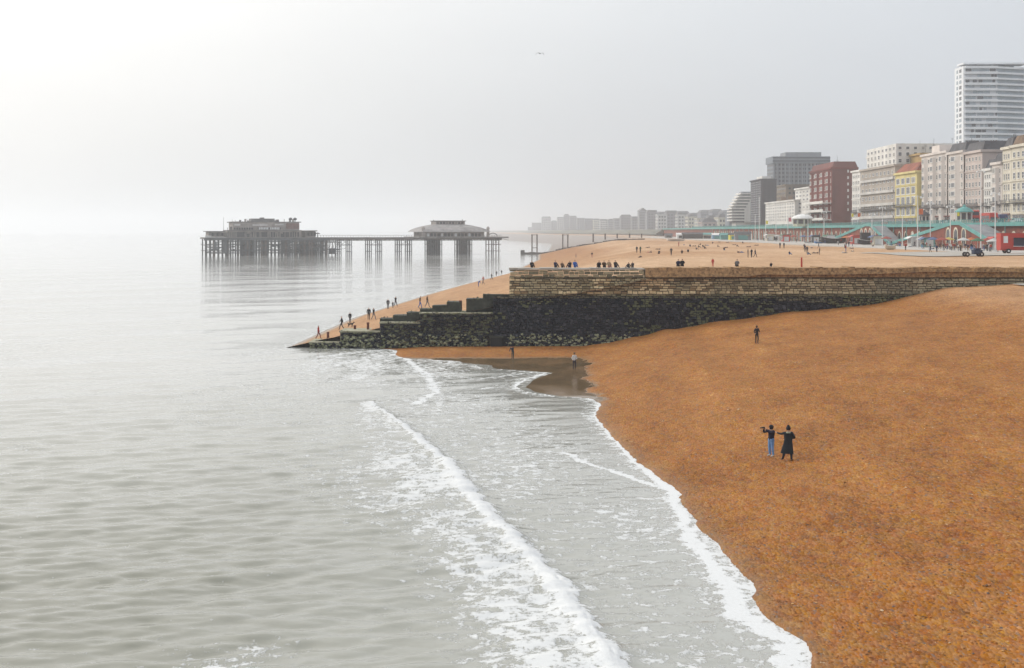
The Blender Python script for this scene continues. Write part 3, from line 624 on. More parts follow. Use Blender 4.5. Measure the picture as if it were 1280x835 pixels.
# ------------------------------------------------------------------ ruined pier
M_IRON = mat('sea_worn_iron', (.075, .08, .085), .75, .4, .5); M_IRON2 = mat('rusted_iron', (.10, .065, .05), .85, .4, .5)
M_PWOOD = mat('grey_timber', (.20, .185, .17), .9, .3, .4); M_PWALL = mat('peeling_pavilion', (.34, .30, .28), .9, .35, .25, col2=(.14, .12, .11))
M_PROOF = mat('slate_dome', (.16, .15, .15), .8, .35, .3); M_PANE = mat('pale_panes', (.72, .74, .75), .4, .1, .5); M_HOLE = mat('empty_windows', (.035, .035, .04), .6, .2, 1)
DZ = 10.1
def PY(px): return 748 + (px - 248) * .13           # the pier recedes slightly towards the shore
def PX(px): return (px - CX) / F * PY(px)
def pier():
    g = empty('ruined_pier', (0, 0, 0), label='derelict iron pier with crumbling pavilions standing out in the grey sea', cat='pier')
    ang = math.atan2(PY(640) - PY(248), PX(640) - PX(248)); u = Vector((math.cos(ang), math.sin(ang), 0)); v = Vector((-u.y, u.x, 0))
    org = Vector((PX(248), PY(248), 0))
    def S(px): return (Vector((PX(px), PY(px), 0)) - org).length
    def frame(name, mb, m, par=g, at_=(0, 0, 0)):
        o = mb.build(name, m, par) if isinstance(mb, MB) else add(name, mb, None, par); o.matrix_local = Matrix.Translation(org) @ Matrix.Rotation(ang, 4, 'Z') @ Matrix.Translation(at_); return o
    def sub(name, mb, m, par):
        return mb.build(name, m, par)
    # all in pier coordinates: x = s along, y = across, z up
    s = S; r = random.Random(3)
    # pier head deck
    b = MB(); b.box(s(256), s(410), 0, 34, DZ - .9, DZ); head = frame('head_deck', b, M_PWOOD)
    b = MB(); b.box(s(256) - .5, s(410) + .5, -.4, .2, DZ - 1.6, DZ - .3); sub('fascia', b, M_IRON, head)
    b = MB(); b.box(s(402), s(636), 14, 30, DZ - .8, DZ - .05); jet = frame('jetty_deck', b, M_PWOOD)
    b = MB()
    for k in range(70):
        x = s(402) + (s(636) - s(402)) * k / 70
        b.box(x, x + .12, 13.9, 14.05, DZ, DZ + 1.1)
    b.box(s(402), s(636), 13.92, 14.04, DZ + 1.05, DZ + 1.2); b.box(s(402), s(636), 13.9, 14.1, DZ - 1.5, DZ - .8)
    tag(sub('railing', b, M_IRON2, jet), kind='stuff')
    # lattice girders under the jetty
    b = MB()
    for y in (15, 29):
        x = s(402)
        while x < s(634): b.tube((x, y, DZ - 1.9), (x + 4, y, DZ - .8), .12, n=4); b.tube((x + 4, y, DZ - .8), (x + 8, y, DZ - 1.9), .12, n=4); x += 8
        b.tube((s(402), y, DZ - 1.9), (s(634), y, DZ - 1.9), .16, n=4)
    tag(sub('lattice', b, M_IRON, jet), kind='stuff')
    # forest of piles below the head
    px = 257.0; PILE = []
    for rr, m_ in ((.36, M_IRON), (.6, M_IRON2)):
        q = MB(); q.tube((0, 0, -2), (0, 0, DZ - .8), rr, n=6); me_ = q.mesh('pile'); me_.materials.append(m_); PILE.append(me_)
    while px < 412:
        x = s(px); dense = px > 285
        if px < 410:
            for y in ((1, 16, 30) if dense else (1, 22)):
                frame('pile', PILE[0 if r.random() < .75 else 1], None, at_=(x, y, 0))
            if r.random() < .85:
                for z in (r.uniform(2.2, 3), r.uniform(5, 6.2)):
                    leg = MB(); leg.box(x - .15, x + .15, 0, 33, z, z + .35); frame('cross_beam', leg, M_IRON)
        px += r.choice((2.0, 3.2, 4.6, 6.4)) if dense else 5.2
    br = MB()                                         # longitudinal bracing, walkways, fallen pieces
    for y in (0.6, 15, 31):
        for z in (1.4, 2.9, 4.4, 5.9, 7.6):
            a = s(262 if z < 7 else 288); 
            while a < s(404):
                e = a + r.uniform(6, 16)
                if r.random() < .72: br.box(a, min(e, s(404)), y - .12, y + .12, z, z + .3)
                if r.random() < .75: br.tube((a, y, z), (e, y, z + 2.6 if z < 7 else z + 1), .13, n=4)
                a = e
    br.box(s(404), s(427), .5, 1, 7.2, 7.6); br.box(s(404), s(424), .5, 1, 3.0, 3.4)
    for q in range(9): br.tube((s(404 + q * 2.4), .8, 3.2), (s(406.4 + q * 2.4), .8, 7.4 if q % 2 else 5.2), .14, n=4)
    br.box(s(263), s(273), .2, 4, 3.2, 3.9); br.box(s(267.5), s(271), .2, 3, 3.9, 8); br.box(s(279), s(283.5), 0, 8, 1.6, DZ - 1)
    for a, e, z0, z1 in ((318, 321, 3, 9), (336, 339, 2, 8.5), (354, 359, 1, 9), (382, 403, 7.6, 9.4), (388, 402, 3.2, 4.2), (374, 378, 1, 6)):
        br.box(s(a), s(e), 10, 11, z0, z1)
    tag(frame('bracing', br, M_IRON), kind='stuff')
    ls = MB()                                         # collapsed landing stage
    for z in (1.2, 3.4, 7.6): ls.box(s(403), s(427 if z < 7 else 424), 4, 4.3, z, z + .3)
    for p in (405, 408.5, 412, 416, 420, 425): ls.tube((s(p), 4, -1), (s(p + .8), 4, 7.8 if p > 415 else DZ - .6), .28, n=6)
    ls.box(s(414), s(420), 3.5, 8, .8, 4); frame('landing_stage', ls, M_IRON)
    # jetty trestles: one part for each pair
    for p in (437.6, 476, 514.2, 552.7, 591.1, 629.6):
        t = MB(); x = s(p)
        wide = 3 if p < 620 else 2.2
        for dx in (-wide, wide) if p not in (552.7, 591.1) else (-wide, -wide * .35, wide * .35, wide):
            for y in (16, 22, 28):
                t.tube((x + dx - .45, y, -1.5), (x + dx - .45, y, DZ - .8), .3, n=6)
                if p < 620: t.tube((x + dx + .6, y, -1.5), (x + dx + .6, y, DZ - .8), .24, n=6)
            for z in (1.8, 5.6, 8.2):
                t.box(x + dx - .7, x + dx + .8, 15.8, 28.2, z, z + .25)
        t.box(x - wide - .6, x + wide + .6, 15.6, 16, 5.5, 5.9); t.tube((x - wide, 15.8, 5.7), (x + wide, 15.8, 9), .12, n=4); t.tube((x + wide, 15.8, 5.7), (x - wide, 15.8, 9), .12, n=4)
        frame('trestle', t, M_IRON if p < 600 else M_IRON2)
    # big end pavilion
    zt = lambda y, p=330: CZ - (y - HY) / F * PY(p)
    H = empty('end_pavilion'); H.parent = g; H.matrix_local = Matrix.Translation(org) @ Matrix.Rotation(ang, 4, 'Z')
    b = MB(); b.box(s(285), s(378), 4, 30, DZ, zt(287.5)); b.build('lower_storey', M_PWALL, H)
    b = MB(); b.box(s(292), s(375.5), 5.5, 28, zt(287.5), zt(278)); b.build('upper_storey', M_PWALL, H)
    b = MB(); b.box(s(292) - 1, s(378), 5, 29, zt(278), zt(277)); b.build('cornice', M_PWOOD, H)
    b = MB()                                         # stepped low roof
    b.box(s(315), s(351), 8, 26, zt(277), zt(275.3)); b.box(s(317), s(346), 10, 24, zt(275.3), zt(273)); b.box(s(329), s(334), 14, 18, zt(273), zt(271.6))
    b.build('roof', M_PROOF, H)
    b = MB(); b.box(s(294), s(301.5), 5.2, 5.6, zt(282), zt(279.8)); b.box(s(317), s(336), 5.2, 5.6, zt(282.3), zt(280.2)); b.box(s(345), s(356), 5.2, 5.6, zt(281.5), zt(279.5)); b.build('white_panel', mat('flaking_white', (.55, .53, .52), .8, .2, .4), H)
    for k in range(14):
        xa = s(325) + (s(353) - s(325)) * k / 14; w = MB(); w.box(xa + .1, xa + (s(353) - s(325)) / 14 - .25, 5.1, 5.5, zt(286.8), zt(284.2)); w.build('window', M_PANE if k not in (6, 13) else M_HOLE, H)
    for k in range(8):
        xa = s(293) + (s(318) - s(293)) * k / 8; w = MB(); w.box(xa + .2, xa + 1.1, 5.1, 5.5, zt(287), zt(284.4)); w.build('window', M_HOLE, H)
    for k in range(30):
        xa = s(284) + (s(375) - s(284)) * k / 30; w = MB(); w.box(xa + .3, xa + .3 + r.choice((.7, .9, 1.4)), 3.7, 4.1, DZ + .2, zt(290.2) if r.random() < .8 else zt(292)); w.build('doorway', M_HOLE if r.random() < .6 else M_PWOOD, H)
    b = MB(); b.box(s(283) - 1, s(376) + 1, 2.2, 4, zt(288.6), zt(287.9)); b.build('verandah_roof', M_PROOF, H)
    b = MB(); b.box(s(359), s(375.6), 5.2, 5.45, zt(286), zt(279)); b.build('brick_panel', mat('faded_red', (.22, .12, .10), .9, .4, .3), H)
    for p in (367.3, 373):
        b = MB(); b.tube((s(p), 14, zt(277)), (s(p), 14, zt(275.2)), .25, n=6); b.lathe([(0, 0), (.9, .4), (1.1, .9), (.8, 1.4), (0, 1.7)], 8, (s(p), 14, zt(275.4))); b.build('finial', M_IRON, H)
    b = MB(); b.box(s(297), s(303), 14, 16, zt(278), zt(276.6)); b.tube((s(306), 12, zt(278)), (s(306), 12, zt(276.5)), .3, n=5); b.build('chimney', M_PWALL, H)
    for k in range(22):                              # torn roof edges, stumps of chimneys and poles
        p_ = r.uniform(286, 374); top = 278 if p_ > 293 else 287.5; b = MB(); x_ = s(p_); y_ = r.uniform(6, 24); h_ = r.uniform(.5, 2.2); w_ = r.choice((.15, .3, 1.0, 1.8)); b.box(x_, x_ + w_, y_, y_ + 1, zt(top), zt(top) + h_, j=.15); b.build('roof_debris', r.choice((M_PROOF, M_PWALL, M_IRON)), H)
    # low buildings at each end of the head
    for a, e, y0, y1, nm in ((259, 283, 288.8, 296, 'shelter'), (381, 398.5, 288, 296, 'booth')):
        K = empty(nm); K.parent = g; K.matrix_local = Matrix.Translation(org) @ Matrix.Rotation(ang, 4, 'Z')
        b = MB(); b.box(s(a) + 1.2, s(e) - .6, 8, 26, DZ, zt(y0 + 1.1, a)); b.build('wall', M_PWALL, K)
        b = MB(); b.box(s(a), s(e), 6, 28, zt(y0 + 1.1, a), zt(y0, a)); b.build('roof', M_PROOF, K)
        for k in range(6):
            xa = s(a) + 1.6 + (s(e) - s(a) - 2.4) * k / 6; b = MB(); b.box(xa, xa + 1.2, 7.7, 8.05, DZ + .8, zt(y0 + 2.4, a)); b.build('window', M_HOLE if k % 2 else M_PWOOD, K)
    b = MB(); b.tube((s(282), 12, DZ), (s(282), 12, zt(271, 282)), .14, .06, n=6); frame('flagpole', b, M_IRON)
    b = MB(); b.box(s(256) + .3, s(264), .3, .5, DZ, DZ + 1.1); b.box(s(256) + .3, s(283), .2, 1, DZ, DZ + .3); frame('parapet', b, mat('bleached_timber', (.5, .5, .49), .9, .2, .5))
    b = MB(); b.lathe([(1.8, 0), (1.0, .5), (0, .9)], 8, (s(403), 18, DZ + 1.8)); b.tube((s(403), 18, DZ), (s(403), 18, DZ + 1.9), .2, n=6); frame('kiosk', b, M_PROOF)
    # concert hall: low pyramid of slate over an arcade
    C = empty('concert_hall'); C.parent = g; C.matrix_local = Matrix.Translation(org) @ Matrix.Rotation(ang, 4, 'Z')
    zc = lambda y: CZ - (y - HY) / F * PY(572)
    x0, x1 = s(529), s(615); mid = 22; xa, xe = s(553), s(590)
    b = MB(); b.box(x0 - 2, s(637), 2, 42, DZ - .5, DZ + .25); b.build('platform', M_PWOOD, C)
    b = MB(); b.box(x0 + 3, x1 - 3, 6, 38, DZ + .25, zc(289.6)); b.build('wall', M_PWALL, C)
    b = MB()
    for (z0, f0), (z1, f1) in (((zc(289.8), 0), (zc(287.2), .12)), ((zc(287.2), .12), (zc(284.2), .38)), ((zc(284.2), .38), (zc(282), .68)), ((zc(282), .68), (zc(280.3), 1.0))):
        R = lambda f, z: [(x0 + (xa - x0) * f, 3 + 13 * f, z), (x1 + (xe - x1) * f, 3 + 13 * f, z), (x1 + (xe - x1) * f, 41 - 13 * f, z), (x0 + (xa - x0) * f, 41 - 13 * f, z)]
        A, B = R(f0, z0), R(f1, z1)
        for k in range(4): b.poly([A[k], A[(k + 1) % 4], B[(k + 1) % 4], B[k]])
    b.poly(R(1, zc(280.3))); b.poly(R(0, zc(289.8))[::-1])
    b.build('roof', mat('weathered_lead_roof', (.30, .28, .27), .85, .4, .35, col2=(.13, .12, .12)), C)
    b = MB(); b.box(xa, xe, 16, 28, zc(280.3), zc(276.3)); b.build('lantern', M_PWALL, C)
    for k in range(9):
        q = xa + .6 + (xe - xa - 1) * k / 9; b = MB(); b.box(q, q + 1.1, 15.8, 16.1, zc(279.8), zc(277.2)); b.build('window', M_HOLE if k % 3 else M_PWOOD, C)
    b = MB(); b.box(xa - .6, xe + .6, 15.4, 28.6, zc(276.3), zc(275.5)); b.tube((xa, 22, zc(275.5)), (xa, 22, zc(274.3)), .3, .1, n=6); b.tube((xe, 22, zc(275.5)), (xe, 22, zc(273)), .2, .06, n=6); b.build('lantern_roof', M_PROOF, C)
    for k in range(16):
        q = x0 + 3.5 + (x1 - x0 - 8) * k / 16; b = MB(); b.box(q, q + 1.3, 5.6, 6.05, DZ + .4, zc(291.6)); b.build('archway', M_HOLE if k % 4 else M_PANE, C)
    for q in (x0 + 1, x1 - 1):
        b = MB(); b.tube((q, 5, DZ), (q, 5, zc(286)), .9, .8, n=8); b.lathe([(1.1, 0), (.9, .7), (0, 1.6)], 8, (q, 5, zc(286))); b.build('corner_turret', M_PWALL, C)
    b = MB(); 
    for k in range(8):
        t0, t1 = math.pi * k / 8, math.pi * (k + 1) / 8; cxm, rr = (s(624.5)), (s(630) - s(619)) / 2
        b.tube((cxm - rr * math.cos(t0), 14, DZ + .4 + 1.9 * math.sin(t0)), (cxm - rr * math.cos(t1), 14, DZ + .4 + 1.9 * math.sin(t1)), .22, n=5)
    frame('broken_arch', b, M_IRON)
    # stranded piles on the beach beyond the break
    return org, ang
pier()
def stranded_pile(pxs, ytop, ybase, Y, label):
    t = empty('stranded_pile', ((pxs[0] - CX) / F * Y, Y, 0), label=label, cat='pier pile', group='piles left standing where the pier is broken')
    zt_ = CZ - (ytop - HY) / F * Y
    for k, p in enumerate(pxs):
        x = (p - pxs[0]) / F * Y; b = MB(); b.tube((x, 0, -1.5), (x, 0, zt_), .42 if len(pxs) > 1 else .55, n=8); b.tube((x, 0, zt_ - .6), (x, 0, zt_), .55, n=8); b.build('column', M_IRON2, t)
    if len(pxs) > 1:
        b = MB(); x = (pxs[1] - pxs[0]) / F * Y
        for z in (zt_ - .5, 2.6 if len(pxs) > 1 else 0): b.box(0, x, -.15, .15, z, z + .35)
        b.build('tie_beam', M_IRON2, t)
stranded_pile((665, 671.3), 293, 316, 900, 'pair of rusty pier columns standing in the sea beside the far groyne')
stranded_pile((703.5, 709.8), 293, 310, 930, 'pair of rusty pier columns on the sand right of the sea pair')
for i, (p, yb, w) in enumerate(((741.5, 303, 'leftmost'), (756.5, 304, 'second from the left'), (771.5, 304, 'third from the left'), (787, 298.7, 'fourth, short,'), (802, 298, 'rightmost, short,'))):
    stranded_pile((p,), 292, yb, 960 + i * 18, 'single rusty pier column on the sand, %s of five' % w)
# ------------------------------------------------------------------ town
M_GLASS = mat('window_glass', (.045, .05, .06), .15, .2, .3, spec=.6); M_FRAME = mat('white_frame', (.72, .71, .68), .6, .1, 1)
M_ROOF = mat('slate_roof', (.09, .09, .10), .8, .3, .3); M_RROOF = mat('red_tile_roof', (.30, .09, .05), .85, .3, .3); M_BROOF = mat('brown_tile_roof', (.20, .13, .08), .85, .3, .3)
_win = {}
def window_mesh(kind):
    """unit window 1 x 1, facing -Y, origin at its lower left corner"""
    if kind in _win: return _win[kind]
    b = MB()
    t = .10
    b.box(-.06, 1.06, -.10, .05, -.07, 0, 1)                         # sill
    for x0, x1, z0, z1 in ((0, t, 0, 1), (1 - t, 1, 0, 1), (t, 1 - t, 1 - t * .7, 1), (t, 1 - t, 0, t * .6)): b.box(x0, x1, -.06, .05, z0, z1, 1)
    b.poly([(t, -.01, t * .6), (1 - t, -.01, t * .6), (1 - t, -.01, 1 - t * .7), (t, -.01, 1 - t * .7)], 0)
    if kind == 'sash': b.box(t, 1 - t, -.04, .03, .47, .52, 1)
    if kind == 'wide':
        for x in (.33, .66): b.box(x - .015, x + .015, -.04, .03, t * .6, 1 - t * .7, 1)
    me = []
    for gm in (M_GLASS, M_GLASS, mat('net_curtain', (.34, .33, .31), .7, .3, .8), mat('dusky_glass', (.10, .11, .13), .2, .2, .5)):
        m_ = b.mesh('window'); m_.materials.append(gm); m_.materials.append(M_FRAME); me.append(m_)
    _win[kind] = me; return me
def windows(par, face, p0, p1, z0, z1, cols, rows, w=.5, h=.55, kind='sash', joined=False, skip=0.0, o=0.05):
    """face 'sea': wall plane x = p0[0], running in y from p0[1] to p1[1]; face 'near': wall plane y = p0[1], running in x"""
    me = window_mesh(kind); J = MB()
    w *= 1.18
    for r in range(rows):
        for c in range(cols):
            if skip and random.random() < skip: continue
            fh = (z1 - z0) / rows; z = z0 + fh * r + fh * (1 - h) * .45; hh = h * (1.12 if r in (0, 1) else .82 if r == rows - 1 else 1.0)
            if face == 'sea':
                L_ = p1[1] - p0[1]; bw = L_ / cols; y = p0[1] + bw * (c + .5 + w / 2)
                loc = (p0[0] - o, y, z); rz = -math.pi / 2; sx = bw * w
            else:
                L_ = p1[0] - p0[0]; bw = L_ / cols; loc = (p0[0] + bw * (c + .5 - w / 2), p0[1] - o, z); rz = 0; sx = bw * w
            if joined:
                n = len(J.v); M_ = Matrix.Translation(loc) @ Matrix.Rotation(rz, 4, 'Z') @ Matrix.Diagonal((sx, 1, fh * h, 1))
                a = [M_ @ Vector(q) for q in ((0, -.12, 0), (1, -.12, 0), (1, -.12, 1), (0, -.12, 1))]; J.poly(a, 0)
            else:
                ob = bpy.data.objects.new('window', random.choice(me)); COL.objects.link(ob); ob.parent = par
                ob.location = loc; ob.rotation_euler = (0, 0, rz); ob.scale = (sx, 1.6, fh * hh)
    if joined and J.f: tag(J.build('windows', M_GLASS, par), kind='stuff')
def hip_roof(b, x0, x1, y0, y1, z, h, ins):
    A = [(x0, y0, z), (x1, y0, z), (x1, y1, z), (x0, y1, z)]; B = [(x0 + ins, y0 + ins, z + h), (x1 - ins, y0 + ins, z + h), (x1 - ins, y1 - ins, z + h), (x0 + ins, y1 - ins, z + h)]
    for k in range(4): b.poly([A[k], A[(k + 1) % 4], B[(k + 1) % 4], B[k]])
    b.poly(B)
def Yp(px, xf): return F * xf / (px - CX)
def zpx(py, Y): return CZ - (py - HY) / F * Y
def block(name, label, x0, x1, y0, y1, z1, wall, sea=None, near=None, roof='flat', roofm=None, bands=None, bays=0, chim=0, joined=False, cat='building', z0=None, pent=None, cornice=True, group=None, kind='sash', pipes=()):
    z0 = UZ - .5 if z0 is None else z0
    t = empty(name, (0, 0, 0), label=label, cat=cat, group=group)
    b = MB(); b.box(x0, x1, y0, y1, z0, z1); b.build('wall', wall, t)
    fs = (z1 - z0 - 4.5)
    if sea: windows(t, 'sea', (x0, y0 + .8), (x0, y1 - .8), z0 + 4.2, z1 - .8, sea[0], sea[1], *(sea[2:4] or (.45, .55)), kind=kind, joined=joined)
    if near: windows(t, 'near', (x0 + 1, y0), (x1 - 1, y0), z0 + 4.2, z1 - .8, near[0], near[1], *(near[2:4] or (.4, .5)), kind=kind, joined=joined)
    if cornice:
        b = MB(); b.box(x0 - .7, x1 + .2, y0 - .5, y1 + .3, z1 - .5, z1 + .35); b.build('cornice', wall, t)
    if roof == 'hip': b = MB(); hip_roof(b, x0 - .2, x1, y0, y1, z1 + .35, 3.6, 3.2); b.build('roof', roofm or M_ROOF, t)
    elif roof == 'mansard': b = MB(); hip_roof(b, x0 + .3, x1, y0 + .2, y1 - .2, z1 + .35, 3.0, 1.1); b.build('roof', roofm or M_ROOF, t)
    elif roof == 'gable':
        b = MB(); xm = (x0 + x1) / 2
        b.poly([(x0 - .4, y0 - .3, z1 + .3), (x0 - .4, y1, z1 + .3), (xm, y1, z1 + 5), (xm, y0 - .3, z1 + 5)][::-1]); b.poly([(x1, y0 - .3, z1 + .3), (x1, y1, z1 + .3), (xm, y1, z1 + 5), (xm, y0 - .3, z1 + 5)])
        b.poly([(x0, y0 - .1, z1), (x1, y0 - .1, z1), (xm, y0 - .1, z1 + 4.9)]); b.build('roof', roofm or M_ROOF, t)
    elif roof == 'flat' and not cornice: b = MB(); b.box(x0 + .2, x1 - .2, y0 + .2, y1 - .2, z1, z1 + .6); b.build('parapet', wall, t)
    if z1 - z0 > 18 and not joined and cat == 'building':
        fh = (z1 - z0 - 5) / (sea[1] if sea else 6)
        for k in (1, 3, 5):
            zz = z0 + 4.2 + fh * k - .25
            if zz < z1 - 2: b = MB(); b.box(x0 - .28, x0 + .1, y0, y1, zz, zz + .3); b.build('string_course', wall, t)
        b = MB(); b.box(x0 - .5, x0 + .1, y0 + .4, y1 - .4, z0 + 3.7, z0 + 4.15); b.build('shop_fascia', random.choice((M_ROOF, M_FRAME, BRICK2, wall)), t)
        nb = max(2, int((y1 - y0) / 5))
        for k in range(nb):
            ya = y0 + .6 + (y1 - y0 - 1.2) * k / nb; b = MB(); b.box(x0 - .12, x0 + .05, ya, ya + (y1 - y0 - 1.2) / nb - .7, z0 + .6, z0 + 3.5); b.build('shopfront', M_GLASS, t)
        b = MB(); zz = z0 + 4.2 + fh * .95
        b.box(x0 - 1.3, x0, y0 + 1, y1 - 1, zz - .2, zz); ya = y0 + 1
        while ya < y1 - 1: b.box(x0 - 1.28, x0 - 1.22, ya, ya + .06, zz, zz + 1.0); ya += .45
        b.box(x0 - 1.3, x0 - 1.2, y0 + 1, y1 - 1, zz + 1.0, zz + 1.08); b.build('iron_balcony', M_ROOF, t)
        for k in range(2):
            ax, ay = random.uniform(x0 + 2, x1 - 2), random.uniform(y0 + 1, y1 - 1); b = MB(); b.tube((ax, ay, z1), (ax, ay, z1 + random.uniform(4, 7)), .06, n=5); zz = z1 + 3.6
            for q in range(4): b.box(ax - .7 + q * .05, ax + .7 - q * .05, ay - .03, ay + .03, zz + q * .25, zz + q * .25 + .05)
            b.build('aerial', M_ROOF, t)
    if pent:
        b = MB(); b.box(x0 + 2, x1 - 2, y0 + (y1 - y0) * pent[0], y0 + (y1 - y0) * pent[1], z1 + .3, z1 + .3 + pent[2]); b.build('penthouse', pent[3] if len(pent) > 3 else wall, t)
        if pent[2] > 6:
            for fc, pa, pb in (('sea', (x0 + 2, y0 + (y1 - y0) * pent[0]), (x0 + 2, y0 + (y1 - y0) * pent[1])), ('near', (x0 + 2, y0 + (y1 - y0) * pent[0]), (x1 - 2, 0))): windows(t, fc, pa, pb, z1 + .6, z1 + pent[2], 8, 3, .4, .5)
    if bands:                                       # projecting balcony slabs, one part for each floor
        n, dep, mm = bands
        for k in range(n):
            z = z0 + 4 + (z1 - z0 - 4.5) * k / n
            b = MB(); b.box(x0 - dep, x0 + .3, y0 + .4, y1 - .4, z, z + .28); b.box(x0 - dep, x0 - dep + .12, y0 + .4, y1 - .4, z + .28, z + 1.15); b.box(x0 - .4, x1 - 1, y0 - .9, y0 + .3, z, z + 1.0); b.build('balcony', mm, t)
    if bays:
        for k in range(bays):
            yc = y0 + (y1 - y0) * (k + .5) / bays; w = (y1 - y0) / bays * .28
            b = MB(); pts = [(x0 + .2, yc - w), (x0 - 1.1, yc - w * .55), (x0 - 1.1, yc + w * .55), (x0 + .2, yc + w)]
            for (ax, ay), (bx, by) in zip(pts[:-1], pts[1:]): b.poly([(ax, ay, z0), (ax, ay, z1 - 1.5), (bx, by, z1 - 1.5), (bx, by, z0)])
            b.poly([(p[0], p[1], z1 - 1.5) for p in pts]); bay = b.build('bay', wall, t)
            rows = sea[1] if sea else 5; fh = (z1 - z0 - 5.0) / rows
            for r in range(rows):
                ob = bpy.data.objects.new('window', random.choice(window_mesh('wide'))); COL.objects.link(ob); ob.parent = bay
                ob.location = (x0 - 1.16, yc + w * .48, z0 + 4.2 + fh * r + fh * .2); ob.rotation_euler = (0, 0, -math.pi / 2); ob.scale = (w * .96, 1.2, fh * .55)
    for yv in pipes:
        b = MB(); b.box(x0 - .35, x0 + .1, yv - .25, yv + .25, z0, z1); b.build('downpipe', mat('dark_pipe', (.12, .10, .09), .7, .2, 1), t)
    for k in range(chim):
        y = y0 + (y1 - y0) * (k + .5) / chim; b = MB(); b.box((x0 + x1) / 2 - 1.4, (x0 + x1) / 2 + 1.4, y - .5, y + .5, z1, z1 + 3.4)
        for q in (-.9, 0, .9): b.tube(((x0 + x1) / 2 + q, y, z1 + 3.4), ((x0 + x1) / 2 + q, y, z1 + 4.1), .22, .18, n=6)
        b.build('chimney', M_BROOF, t)
    return t
def W(n, c, v=.14): return mat(n, c, .85, v, .12, stretch=(1, 1, .3))
CREAM = W('cream_stucco', (.70, .65, .54)); WHITE = W('white_stucco', (.76, .74, .70)); PINK = W('pinkish_stucco', (.56, .48, .44)); PALE = W('pale_stucco', (.66, .60, .555))
YEL = W('yellow_stucco', (.68, .58, .26)); OCH = W('ochre_render', (.44, .30, .12)); BRICK = W('red_brick', (.20, .045, .035), .25); BRICK2 = W('brown_brick', (.17, .055, .045), .2)
GREYT = W('grey_cladding', (.20, .225, .26), .2); DGREY = W('dark_cladding', (.045, .045, .055), .2); BEIGE = W('beige_stone', (.42, .37, .32)); BROWN = W('brown_stone', (.22, .17, .12), .25)
XF = 160.0
def sf(name, label, p0, p1, ytop, wall, xf=XF, depth=18, pm=None, **kw):
    y0, y1 = Yp(p1, xf), Yp(p0, xf); return block(name, label, xf, xf + depth, y0 + .15, y1 - .15, zpx(ytop, Yp(pm or p1, xf)), wall, **kw)
sf('terrace_house', 'cream terrace building with brown roof at the right edge of the seafront', 1264, 1320, 182, CREAM, pm=1272, depth=22, sea=(9, 6, .42, .6), roof='mansard', roofm=M_BROOF, chim=2)
sf('terrace_house', 'narrow tall cream terrace house with dark dormer roof near right edge', 1253, 1264, 184, CREAM, sea=(3, 6, .4, .6), roof='mansard', bays=0)
sf('terrace_house', 'lower cream terrace house with dark sloping roof beside the tall cream one', 1240, 1253, 203, PALE, sea=(3, 5, .4, .6), roof='mansard', bays=1)
sf('terrace_house', 'lowest white terrace house against the blank end wall of the pinkish hotel', 1229.5, 1240, 211, WHITE, sea=(3, 5, .4, .6), roof='mansard')
sf('hotel_block', 'pinkish grey hotel block with six storeys nearest the blank cream end wall', 1205.5, 1228, 188, PINK, sea=(5, 7, .4, .55), roof='mansard', depth=26, chim=2, pipes=(Yp(1206, XF),))
sf('hotel_block', 'middle pinkish hotel block between two dark drainpipes', 1184.5, 1205.5, 188.5, PALE, sea=(5, 7, .38, .55), roof='mansard', depth=24, bays=1, chim=2, pipes=(Yp(1185, XF),))
sf('hotel_block', 'wide pale hotel block with rows of bay windows beside the yellow house', 1152, 1184.5, 189, PALE, sea=(9, 7, .38, .55), roof='flat', depth=24, bays=3, chim=3, pent=(.5, .8, 3))
sf('townhouse', 'bright yellow house with white window rows and red tiled roof', 1119, 1146, 214, YEL, xf=158.4, depth=14, sea=(4, 4, .62, .70), near=None, roof='hip', roofm=M_RROOF, kind='wide')
sf('townhouse', 'tall ochre block rising behind the yellow house', 1128, 1152, 192, OCH, xf=168, depth=12, near=(3, 8, .3, .4), roof='flat')
sf('grand_hotel', 'tall white seafront hotel with stepped storeys and flat roof slab', 1076, 1119, 206, BEIGE, depth=30, sea=(9, 6, .4, .5), bands=(4, .9, W('balcony_white', (.6, .58, .55))), pent=(.1, .95, 9, WHITE))
sf('grand_hotel', 'white upper hotel block behind the stepped white hotel', 1084, 1150, 184, WHITE, xf=182, depth=22, sea=(10, 8, .3, .4), near=(5, 9, .3, .4), joined=False, pent=(.2, .8, 2.5))
sf('narrow_house', 'narrow white house squeezed beside the red brick hotel', 1065, 1075.5, 213, WHITE, sea=(4, 7, .4, .55), chim=1)
def red_hotel():
    xf = XF; y0, y1 = Yp(1040, xf), Yp(1012.5, xf); z1 = zpx(210, y0)
    t = block('brick_hotel', 'large red brick hotel with white balconies and plain brown end wall', xf, xf + 13, y0, y1, z1, BRICK, sea=(8, 7, .45, .55), near=None, roof='mansard', roofm=BRICK2, bays=4)
    b = MB(); b.box(xf + .02, xf + 13.2, y0 - .12, y0 - .01, UZ, z1 + .4); b.build('end_wall', BRICK2, t)
    for k in range(7):
        b = MB(); z = UZ + 8 + k * 3.2; b.box(xf + 7.6, xf + 8.4, y0 - .22, y0 - .12, z, z + 1.4); b.build('window', M_FRAME, t)
    for k in range(3):
        b = MB(); z = UZ + 3.4 + k * 4.2; b.box(xf - 4.5, xf - .2, y0 + 1, y1 - 1, z, z + .5); b.box(xf - 4.5, xf - 4.3, y0 + 1, y1 - 1, z + .5, z + 1.3); b.build('balcony', WHITE, t)
red_hotel()
sf('hotel_block', 'slim white tower block left of the red brick hotel', 994, 1012, 234, WHITE, xf=163, sea=(4, 8, .5, .45), near=(3, 8, .5, .4))
